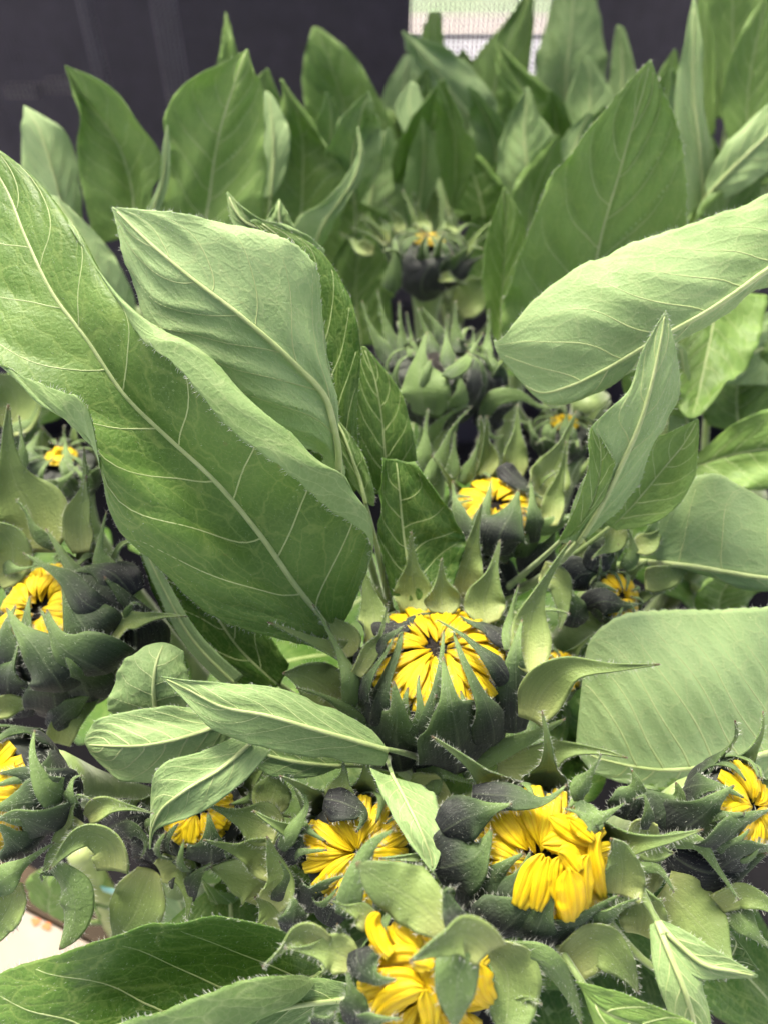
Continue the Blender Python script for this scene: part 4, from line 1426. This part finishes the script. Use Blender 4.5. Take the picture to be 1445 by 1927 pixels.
T('K11', ZU,
  ('o', 90, "410,960 335,830 275,720 236,592", dict(lift=-.6, green=.32, flat=.5)),
  ('o', 90, "450,920 390,780 345,660 320,535", dict(lift=-.9, green=.32, flat=.5)),
  ('o', 75, "485,920 450,780 440,690 435,598", dict(lift=-.9, green=.32, flat=.5)),
  ('o', 75, "520,900 500,790 485,720 475,655", dict(lift=-.7, green=0.53)),
  ('o', 85, "640,900 590,780 555,700 540,635", dict(lift=-.8, green=.32, flat=.5)),
  ('o', 70, "690,840 640,740 600,680 558,628", dict(lift=-.9, green=.32, flat=.5)),
  ('o', 90, "720,980 695,850 692,760 697,675", dict(lift=-.4, green=.25)),
  ('o', 85, "770,880 745,770 740,690 742,595", dict(lift=-.8, green=.32, flat=.5)),
  ('o', 80, "860,960 845,870 838,800 840,745", dict(lift=-.5, green=.32, flat=.5)),
  ('o', 70, "905,940 915,820 922,720 926,640", dict(lift=-.4, green=0.53)),
  ('o', 100, "1000,1060 960,960 920,880 875,830", dict(lift=-.3, green=.32, flat=.5)),
  ('o', 100, "690,1010 770,935 840,850 892,768", dict(lift=.3, green=0.63)),
  ('o', 150, "840,1140 870,1040 860,950 850,900", dict(green=-.3)),
  ('o', 160, "930,1120 910,1020 900,950 880,900", dict(green=-.3)),
  ('o', 320, "575,1220 562,1080 545,950 588,765", dict(lift=.3, green=0.63, cup=.2, flat=.75)),
  ('o', 120, "735,1200 775,1090 765,1030 762,965", dict(lift=.4, green=0.58)),
  ('o', 70, "600,1350 690,1230 760,1180 828,1170", dict(lift=.5, green=0.68)),
  ('o', 80, "590,1460 575,1330 585,1250 592,1185", dict(lift=.4, green=0.68)),
  ('o', 95, "890,1240 950,1130 1080,1110 1220,1175 1362,1158", dict(lift=.5, green=0.58, prof='a', flat=.5, cup=.1)),
  ('o', 150, "880,1290 960,1190 1060,1150 1090,1110", dict(lift=.2, green=-.4)),
  ('o', 70, "885,1220 920,1320 970,1340 1010,1320", dict(lift=.6, green=0.53)),
  )
B['K12'] = Bud("shaded bud with orange petals half hidden, right of the upper spikes", 1060, 806, 55, (0, .82), depth=.43, petals=12, rho=(.5,.1))
B['K12'].ring(9, 'in', .2, .75, reach=.30)
B['K12'].ring(7, 'out', .1, .7, flare=.6, keep=True)
T('K12', ZU,
  ('o', 60, "1200,1420 1165,1330 1150,1280 1148,1235", dict(green=.2, lift=.3)),
  ('o', 60, "1240,1400 1240,1300 1245,1240 1240,1190", dict(green=0.48)),
  ('o', 55, "1330,1340 1340,1260 1345,1210 1342,1170", dict(green=0.53)),
  )
B['K13'] = Bud("shaded orange-petalled bud behind the left collar, under the leaf flap", 118, 872, 66, (0, .8), depth=.40, petals=12, rho=(.46,.1))
B['K13'].ring(9, 'in', .2, .75, reach=.30)
B['K13'].ring(7, 'out', .1, .7, flare=.6, keep=True)
T('K13', R3,
  ('o', 95, "160,590 215,545 255,515 298,470", dict(green=0.48, lift=.2)),
  ('o', 50, "250,520 248,430 243,370 240,320", dict(green=0.58)),
  ('o', 60, "345,560 310,510 285,485 258,466", dict(green=0.58, lift=.2)),
  ('o', 130, "80,540 110,460 130,400 160,330", dict(green=.1)),
  ('o', 110, "40,420 80,350 120,310 150,200", dict(green=0.48, lift=-.4)),
  ('i', 200, "10,330 60,250 40,180 -10,140", dict(lift=-.6, prof='r')),
  )


M['stem_pale'] = simple("pale_stem", (0.30, 0.38, 0.13), (0.42, 0.50, 0.20), 60, 0.5, 0.3)

# ---- sunflowers of which only leaves show
def leafy(key, label, x, y, d, root=None):
    B[key] = Bud(label, x, y, 40, (0, .6), depth=d, petals=0, body=False, root=root, group="leafy sunflower stems behind the buds")


FARK = dict(res=(40, 23), nlat=7, mid_r=.0008, hair=.5, lat_r=.25, ripple=1.5, quilt=1.3)
leafy('S1', "leafy stem at the upper left with three upright leaves before the screen", 230, 560, .50)
LF('S1', 'l', """.505|120,480 150,490 170,460
.49|60,365 115,370,.4 152,360
.485|36,290 95,300,.4 143,290
.48|41,230 70,235,.2 112,238
.48|45,199 46,198 48,199""", tone=0.92, **FARK)
LF('S1', 'u', """.475|180,460 250,440 278,415
.465|158,370 245,350,-.9 287,350
.46|149,290 222,275,-.9 301,295
.455|143,220 185,215,-.7 263,222
.452|132,160 148,165,-.3 197,155
.45|122,124 124,122 126,124""", tone=0.84, **dict(FARK, res=(56, 29)))
LF('S1', 'l', """.465|205,650 245,630 258,600
.455|150,520 190,520,.3 242,532
.45|112,420 135,420 182,440
.45|95,370 100,368 110,372""", tone=0.79, **FARK)
leafy('S2', "leafy stem with one broad upright leaf, left of the top middle", 400, 560, .47)
LF('S2', 'u', """.455|290,440 380,450 490,440
.446|300,380 390,380,-.5 500,370
.44|318,290 405,290,-.6 504,280
.435|308,220 422,220,-.5 498,200
.43|343,160 440,165,-.3 489,150
.428|415,120 455,120 476,125
.427|464,93 465,91 467,93""", tone=1.01, **dict(FARK, res=(60, 31), mid_r=.0012))
LF('S2', 'l', """.446|271,406 285,402 300,400
.441|300,340 308,335 319,335
.436|307,270 313,268 320,270
.434|314,235 315,234 316,235""", tone=0.88, **dict(FARK, lat=False, mid_r=.0003))
LF('S2', 'u', """.56|400,170 430,170 458,160
.55|413,100 430,100 447,100
.55|424,24 425,22 427,24""", tone=0.84, **dict(FARK, lat=False))
LF('S2', 'l', """.505|480,370 510,370 532,340
.50|490,260 515,260 546,250
.50|498,172 505,172 516,182""", tone=0.84, **dict(FARK, lat=False))
LF('S2', 'l', """.318|600,570 602,520 612,470
.312|520,475 525,442 545,425
.309|448,442 458,415 478,405
.309|427,361 428,360 430,361""", tone=0.62, **dict(FARK, hair=1))
LF('S2', 'l', """.345|495,480 540,480 582,470
.34|500,416 527,412 557,428
.34|524,375 526,374 528,376""", tone=0.37, **dict(FARK, lat=False))
leafy('S3', "leafy stem with a boat-shaped curled leaf near the top middle", 600, 540, .52)
LF('S3', 'u', """.63|590,320 680,320 765,310
.61|569,190 640,180,-.9 748,240
.60|577,90 615,100,-.3 672,110
.60|587,52 595,49 610,56""", tone=0.97, **FARK)
LF('S3', 'u', """.53|480,440 560,450 640,430
.515|489,340 570,340,-.9 652,340
.51|518,270 570,260,-.9 640,300
.505|532,200 556,210,-.2 600,250
.50|527,149 529,147 533,149""", tone=0.76, **FARK)
LF('S3', 'l', """.49|555,455 590,470 612,455
.478|560,410 607,424 634,412
.472|612,378 642,374 657,372
.469|650,332 669,332 679,332
.468|673,285 679,285 685,290
.467|672,239 673,238 675,239""", tone=0.71, **dict(FARK, lat=False, mid_r=.0005))
LF('S3', 'u', """.64|640,400 720,400 800,380
.62|670,300 740,290,-.4 805,300
.61|700,235 745,230 775,250
.61|730,205 733,203 738,207""", tone=0.68, **FARK)
LF('S3', 'u', """.58|600,560 680,570 740,560
.57|600,470 670,460 740,450
.565|620,400 670,395 720,400
.56|650,370 655,368 662,372""", tone=0.51, **FARK)
leafy('S4', "leafy stem below the bright gap with pale drooping leaves", 870, 420, .62)
LF('S4', 'l', """.67|850,270 925,270 962,240
.65|800,182 862,192,.3 932,190
.64|775,110 810,120,.2 872,110
.63|755,59 757,57 764,61""", tone=0.84, **FARK)
LF('S4', 'u', """.72|788,150 815,150 837,140
.71|793,60 815,60 834,70
.71|808,24 815,20 829,25""", tone=0.68, **dict(FARK, lat=False))
LF('S4', 'l', """.605|828,440 845,445 860,430
.60|815,340 835,345 859,340
.60|758,250 790,255 826,260
.60|744,200 770,205 801,205
.60|769,158 775,153 785,158""", tone=0.92, **dict(FARK, lat=False))
LF('S4', 'u', """.69|870,280 930,270 962,260
.685|868,172 930,160 992,140
.68|898,100 950,90 1003,60
.675|958,30 980,22 1005,8
.67|1000,-35 1003,-38 1007,-34""", tone=1.01, **FARK)
LF('S4', 'l', """.70|715,260 760,260 805,250
.69|727,160 760,150 792,150
.69|760,103 768,101 776,106""", tone=0.62, **dict(FARK, lat=False))
LF('S4', 'u', """.57|855,400 910,410 965,390
.56|818,310 880,310 942,340
.555|803,258 830,258 872,270
.553|797,243 802,241 810,244""", tone=0.46, **FARK)
leafy('S5', "leafy stem with olive upright leaves right of the bright gap", 1030, 420, .60)
LF('S5', 'u', """.61|940,280 1005,290 1095,280
.60|934,170 990,180 1063,210
.595|931,110 950,115 992,130
.593|931,79 934,77 938,81""", tone=0.76, **FARK)
LF('S5', 'l', """.57|950,400 1000,405 1055,390
.56|934,320 990,320,.3 1062,310
.555|944,250 985,250,.2 1042,250
.55|974,190 990,190 1006,200
.549|989,164 992,163 995,165""", tone=0.54, **FARK)
LF('S5', 'l', """.57|1015,390 1050,390 1085,370
.56|1038,310 1070,310 1104,300
.555|1073,240 1095,240 1117,250
.55|1107,211 1110,209 1114,212""", tone=0.62, **dict(FARK, lat=False))
LF('S5', 'l', """.68|1010,250 1070,260 1125,230
.66|1006,130 1065,140,.4 1142,130
.655|1026,40 1075,40,.4 1133,50
.65|1060,-60 1080,-60 1100,-60""", tone=0.46, **FARK)
LF('S5', 'l', """.63|1138,240 1165,240 1194,230
.625|1148,120 1170,120 1195,130
.62|1159,49 1165,46 1176,54""", tone=0.37, **dict(FARK, lat=False))
LF('S5', 'u', """.58|960,430 1000,440 1050,420
.575|880,420 950,400 1020,380
.57|850,400 870,390 900,380
.57|840,395 842,393 846,391""", tone=0.84, **FARK)
leafy('S6', "leafy stem with one wide pointed leaf filling the upper right", 1120, 720, .44)
LF('S6', 'u', """.43|938,690 1070,680 1270,660
.415|945,575 1108,550,-.2 1290,520
.398|988,440 1138,420,-.6 1293,400
.386|1043,330 1163,330,-.6 1291,300
.375|1113,230 1189,230,-.5 1267,205
.368|1178,157 1211,162,-.2 1241,152
.365|1221,113 1223,111 1225,113""", tone=0.95, res=(80, 43), nlat=7, mid_r=.0012, quilt=1.5, ripple=1.6)
LF('S6', 'u', """.435|928,640 940,645 952,640
.428|907,520 945,520,-.5 977,505
.422|920,440 950,440,-.4 987,428
.42|945,358 948,350 952,358""", tone=0.72, **FARK)
leafy('S10', "stem at the right edge bearing the broad pale leaf with hairy edge", 1640, 700, .42, root=(.3, .1, 0))
LF('S10', 'l', """.306|1620,330 1620,390,.3 1620,410,.2 1610,470,-1
.301|1445,362 1445,430,.5 1448,500,.4 1442,536,-1.0
.299|1290,425 1310,510,.7 1330,582,.5 1338,598,-1.0
.299|1170,466 1190,560,.8 1230,640,.5 1238,652,-.8
.301|1080,510 1100,610,.7 1130,700,.4 1137,705,-.6
.304|1000,572 1020,650,.4 1068,728,.2 1072,733,-.4
.308|946,634 962,668 1015,738 1018,742,-.3
.311|928,640 940,672 978,716 980,718""", tone=0.71, res=(90, 47), nlat=9, mid_r=.0012, lat_r=.34, midcol=2, quilt=1.3)
leafy('S7', "leafy stem at the top right corner with a tall blade", 1380, 560, .50)
LF('S7', 'l', """.51|1278,450 1330,450 1370,430
.495|1273,290 1315,290,.3 1344,290
.485|1270,170 1304,170,.2 1327,170
.478|1284,90 1304,90 1321,90
.475|1303,-2 1305,-4 1308,-2""", tone=0.75, **FARK)
LF('S7', 'u', """.56|1320,260 1330,260 1345,250
.555|1310,120 1328,120 1346,120
.55|1312,0 1325,0 1335,0
.55|1320,-60 1322,-60 1325,-60""", tone=0.68, **dict(FARK, lat=False))
LF('S7', 'u', """.57|1338,220 1370,220 1402,200
.56|1328,80 1380,80,-.4 1432,60
.555|1333,-20 1380,-20 1432,-30
.55|1370,-100 1380,-100 1390,-100""", tone=0.84, **FARK)
LF('S7', 'u', """.54|1375,300 1410,290 1450,280
.53|1363,150 1410,150,-.4 1464,150
.525|1398,50 1430,50 1474,50
.52|1440,-10 1445,-10 1450,-10""", tone=0.68, **FARK)
LF('S7', 'l', """.49|1325,350 1330,370 1340,390
.48|1365,272 1385,310,.3 1402,352
.475|1445,198 1450,250,.3 1462,310
.47|1540,165 1540,190 1540,215""", tone=0.62, **FARK)
LF('S7', 'u', """.50|1270,480 1320,480 1380,470
.495|1300,400 1350,395 1400,380
.49|1350,350 1400,340 1460,330
.49|1450,290 1452,290 1456,292""", tone=0.55, **FARK)
LF('S7', 'u', """.57|1225,270 1260,270 1295,260
.56|1232,150 1255,150 1283,160
.555|1267,94 1270,92 1273,95""", tone=0.59, **dict(FARK, lat=False))
leafy('S8', "leafy stem of broad dark leaves along the right edge, mid height", 1420, 900, .42)
LF('S8', 'u', """.41|1285,905 1300,880 1312,855
.395|1380,925 1400,850,-.3 1402,785
.39|1500,905 1520,840 1502,775
.388|1610,850 1612,840 1610,830""", tone=0.63, **FARK)
LF('S8', 'u', """.43|1265,600 1350,555 1445,555
.415|1262,680 1332,660,-.4 1424,655
.405|1270,742 1315,742,-.2 1372,728
.398|1290,783 1300,788 1316,782""", tone=0.59, **FARK)
LF('S8', 'l', """.445|1510,590 1510,650 1510,730
.44|1442,588 1425,660,.2 1425,725
.435|1382,650 1376,700 1368,724
.433|1350,722 1351,724 1353,726""", tone=0.67, **FARK)
LF('S8', 'l', """.42|1258,870 1290,870 1312,835
.415|1258,760 1290,750 1310,790
.41|1268,648 1280,647 1292,660""", tone=0.58, **dict(FARK, lat=False))
LF('S8', 'u', """.41|1180,760 1230,770 1290,790
.405|1170,680 1215,690 1270,700
.40|1200,620 1215,625 1240,640
.40|1220,600 1223,600 1226,602""", tone=0.51, **FARK)
LF('S8', 'l', """.324|1620,1140 1620,1280 1620,1390,.2 1620,1480
.318|1445,1141 1450,1290,.4 1450,1414,.3 1452,1484,0
.316|1330,1145 1330,1300,.6 1330,1440,.3 1350,1470,0
.316|1230,1146 1225,1300,.5 1230,1448,.2 1240,1458,0
.318|1150,1166 1148,1310,.3 1150,1434,.1 1160,1442,-.2
.321|1112,1203 1108,1310 1110,1420 1115,1426,-.3
.323|1100,1245 1090,1330 1084,1395 1086,1402""", tone=0.85, res=(84, 49), nlat=12, lat_r=.36, mid_r=.0013, midcol=2, quilt=1.0)
LF('S8', 'u', """.40|1330,1180 1350,1180 1380,1170
.395|1310,1130 1360,1120 1420,1120
.39|1330,1090 1380,1085 1440,1090
.39|1380,1070 1385,1070 1390,1070""", tone=0.51, **FARK)
# fuller back rows
for key, side, tone, rows in (
    ('S3', 'u', .55, ".56|620,640 680,650 740,640\n.55|610,540 670,530,-.4 730,520\n.545|640,460 680,455 720,460\n.54|690,400 693,398 698,401"),
    ('S3', 'l', .5, ".60|640,470 700,480 760,470\n.59|650,370 700,360,.3 770,370\n.585|680,290 715,285 755,300\n.58|728,240 731,238 735,241"),
    ('S4', 'u', .35, ".585|880,560 930,560 980,540\n.575|870,470 925,460,-.4 975,450\n.57|890,400 925,395 960,400\n.565|918,345 921,343 925,346"),
    ('S4', 'u', .5, ".66|760,330 800,330 850,320\n.65|740,250 790,240,-.3 840,250\n.645|760,180 790,175 820,185\n.64|800,130 803,128 806,131"),
    ('S5', 'l', .55, ".62|1060,350 1110,350 1170,330\n.61|1050,250 1110,240,.3 1170,240\n.605|1070,170 1110,160 1150,170\n.60|1100,105 1104,103 1108,106"),
    ('S7', 'u', .5, ".50|1285,520 1340,530 1400,510\n.49|1290,440 1350,430,-.3 1420,420\n.485|1330,370 1380,360 1430,350\n.48|1420,310 1424,309 1428,312"),
    ('S7', 'l', .6, ".56|1360,420 1400,430 1450,420\n.55|1350,330 1400,320,.3 1460,320\n.545|1370,260 1410,250 1450,250\n.54|1420,180 1424,178 1428,181"),
    ('S8', 'u', .5, ".45|1330,800 1390,810 1450,800\n.445|1320,740 1390,730,-.3 1460,730\n.44|1350,690 1400,680 1450,680\n.44|1440,640 1443,640 1446,642"),
    ('S8', 'u', .35, ".43|1240,1010 1300,1020 1360,1000\n.42|1290,940 1350,930 1410,920\n.415|1360,890 1400,880 1450,880\n.41|1470,850 1472,850 1475,852"),
    ('S6', 'u', .4, ".46|1230,620 1290,630 1340,610\n.45|1250,540 1300,530,-.3 1350,530\n.445|1280,460 1310,455 1340,460\n.44|1318,400 1320,398 1324,401"),
    ('S1', 'u', .4, ".50|20,800 70,800 130,780\n.49|0,740 60,730 120,730\n.485|20,690 60,680 100,690\n.48|60,640 63,640 67,641"),
    ('S2', 'u', .45, ".56|440,330 500,340 560,330\n.55|430,250 495,240,-.4 560,250\n.545|450,180 490,175 530,185\n.54|500,130 503,128 507,131"),
    ('S5', 'u', .45, ".70|830,260 890,260 950,250\n.69|820,190 880,180 940,190\n.685|840,130 875,125 905,135\n.68|868,95 871,93 875,96"),
):
    LF(key, side, rows, tone=tone, **FARK)
# more upright leaves filling the back rows
random.seed(33)
for i in range(30):
    bx_ = random.uniform(560, 1460); by_ = random.uniform(330, 520)
    dd = random.uniform(.53, .70)
    lean = random.uniform(-110, 110); hh = random.uniform(150, 250); wv_ = random.uniform(60, 110)
    ty = by_ - hh
    lim = 150 if 740 < bx_ + lean < 1090 else (60 if bx_ > 1090 else 170)
    if ty < lim: by_ += lim - ty; ty = lim
    rows = []
    bow = random.uniform(-30, 30)
    for t, wq in ((0, .15), (.2, .7), (.42, 1.0), (.65, .85), (.86, .4), (1, .02)):
        mx_ = bx_ + lean * t + bow * math.sin(math.pi * t); my_ = by_ + (ty - by_) * t
        sk = random.uniform(-12, 12)
        z1, z2 = random.uniform(-.5, 1.2), random.uniform(-.5, 1.2)
        rows.append("%.3f|%.0f,%.0f,%.2f %.0f,%.0f %.0f,%.0f,%.2f" % (dd - .05 * t, mx_ - wv_ * wq / 2, my_ + sk * wq, z1 * wq, mx_, my_, mx_ + wv_ * wq / 2, my_ - sk * wq, z2 * wq))
    key = 'S3' if bx_ < 740 else 'S4' if bx_ < 930 else 'S5' if bx_ < 1180 else 'S7'
    LF(key, random.choice('ul'), rows, tone=random.uniform(.3, .85), **dict(FARK, lat=False))
# lower leaves on the same stems, under the heads
random.seed(21)
for key in ('K1', 'K2', 'K3', 'K4', 'K5', 'K7', 'K8', 'K9', 'K10', 'K11', 'K12', 'K13', 'K14'):
    b = B[key]
    a0 = random.uniform(0, 6.28)
    for k in range(3):
        st = b.stem_pts[4 + 2 * k]
        az = a0 + k * 2.2 + random.uniform(-.3, .3)
        dr = np.array([math.cos(az), math.sin(az), 0.0]); sd_ = np.array([-math.sin(az), math.cos(az), 0.0])
        Ll, Wl, up = random.uniform(.10, .14), random.uniform(.055, .075), random.uniform(.1, .5)
        rows, ok = [], True
        for t, wq in ((0.12, .06), (.25, .75), (.45, 1.0), (.65, .85), (.85, .4), (1.0, .01)):
            m = st + dr * Ll * t + np.array([0, 0, Ll * (up * t - .75 * t * t)])
            q3 = [to_px(m - sd_ * Wl * wq * .5 + np.array([0, 0, .004 * wq])), to_px(m), to_px(m + sd_ * Wl * wq * .5 + np.array([0, 0, .004 * wq]))]
            if min(x_[2] for x_ in q3) < 0.2: ok = False
            if q3[1][0] < 300 and q3[1][1] > 1620: ok = False      # the box stands free of leaves
            d_ = q3[1][2]
            rows.append("%.4f|" % d_ + " ".join("%.1f,%.1f,%.3f" % (x_[0], x_[1], (d_ - x_[2]) * 100) for x_ in q3))
        if ok: leaf(b.e, 'u', rows, tone=random.uniform(-.05, .2), res=(26, 15), nlat=6, mid_r=.0009, lat=False, hair=0)  # low tone for older leaves, also putting shade into the gaps by colour
# pale stalks and a turquoise tie low in the bunch at the left
leafy('S9', "pale blurred stems with leaf bases low at the left, above the box", 330, 1640, .40, root=(-0.05, -0.02, 0.0))
LF('S9', 'l', """.44|420,1830 440,1830 460,1800
.43|320,1760 360,1740 400,1720
.425|290,1680 330,1670 380,1660
.42|300,1620 310,1615 330,1620""", tone=0.97, **FARK)
LF('S9', 'u', """.43|60,1700 90,1720 130,1740
.425|50,1660 90,1680 130,1690
.42|70,1640 90,1650 120,1660
.42|90,1630 95,1632 100,1634""", tone=1.25, **FARK)
LF('S9', 'u', """.42|150,1700 180,1710 190,1740
.415|100,1680 150,1690 180,1700
.41|100,1650 120,1650 140,1660""", tone=1.25, **dict(FARK, lat=False))
for a_, b_, c_, lab in (((150, 1600), (165, 1660), (130, 1790), "pale green cut stem standing behind the cream box, left one"), ((300, 1580), (262, 1680), (300, 1800), "pale green cut stem under the dark bud, right of the box corner")):
    q0, q1 = P(*a_, .40), P(*b_, .43)
    q2 = np.array([q1[0] * 1.05, q1[1] + .01, 0.0])
    ts = np.linspace(0, 1, 20)[:, None]
    q_ = (1 - ts)**2 * q0 + 2 * (1 - ts) * ts * q1 + ts**2 * q2
    o = tube("cut_stem", q_[::-1], np.linspace(.009, .0065, 20), 'stem_pale', None, 12)
    tag(o, lab, "stem", group="pale cut stems at the lower left")
tp = np.array([P(x, y, .425) for x, y in ((150, 1655), (190, 1672), (240, 1684), (290, 1680), (335, 1664))])
q = hermite(np.linspace(0, 1, 5), tp, np.linspace(0, 1, 20))
G = np.stack([q + np.array([0, 0, .0035]), q, q - np.array([0, 0, .0035])], 1)
o = shell("tie_band", G, grid_normals(G), .0006, ['teal', 'teal'], None)
tag(o, "turquoise plastic band low among the stems at the left", "band")

for o in bpy.data.objects:
    if "_w" in o: del o["_w"]
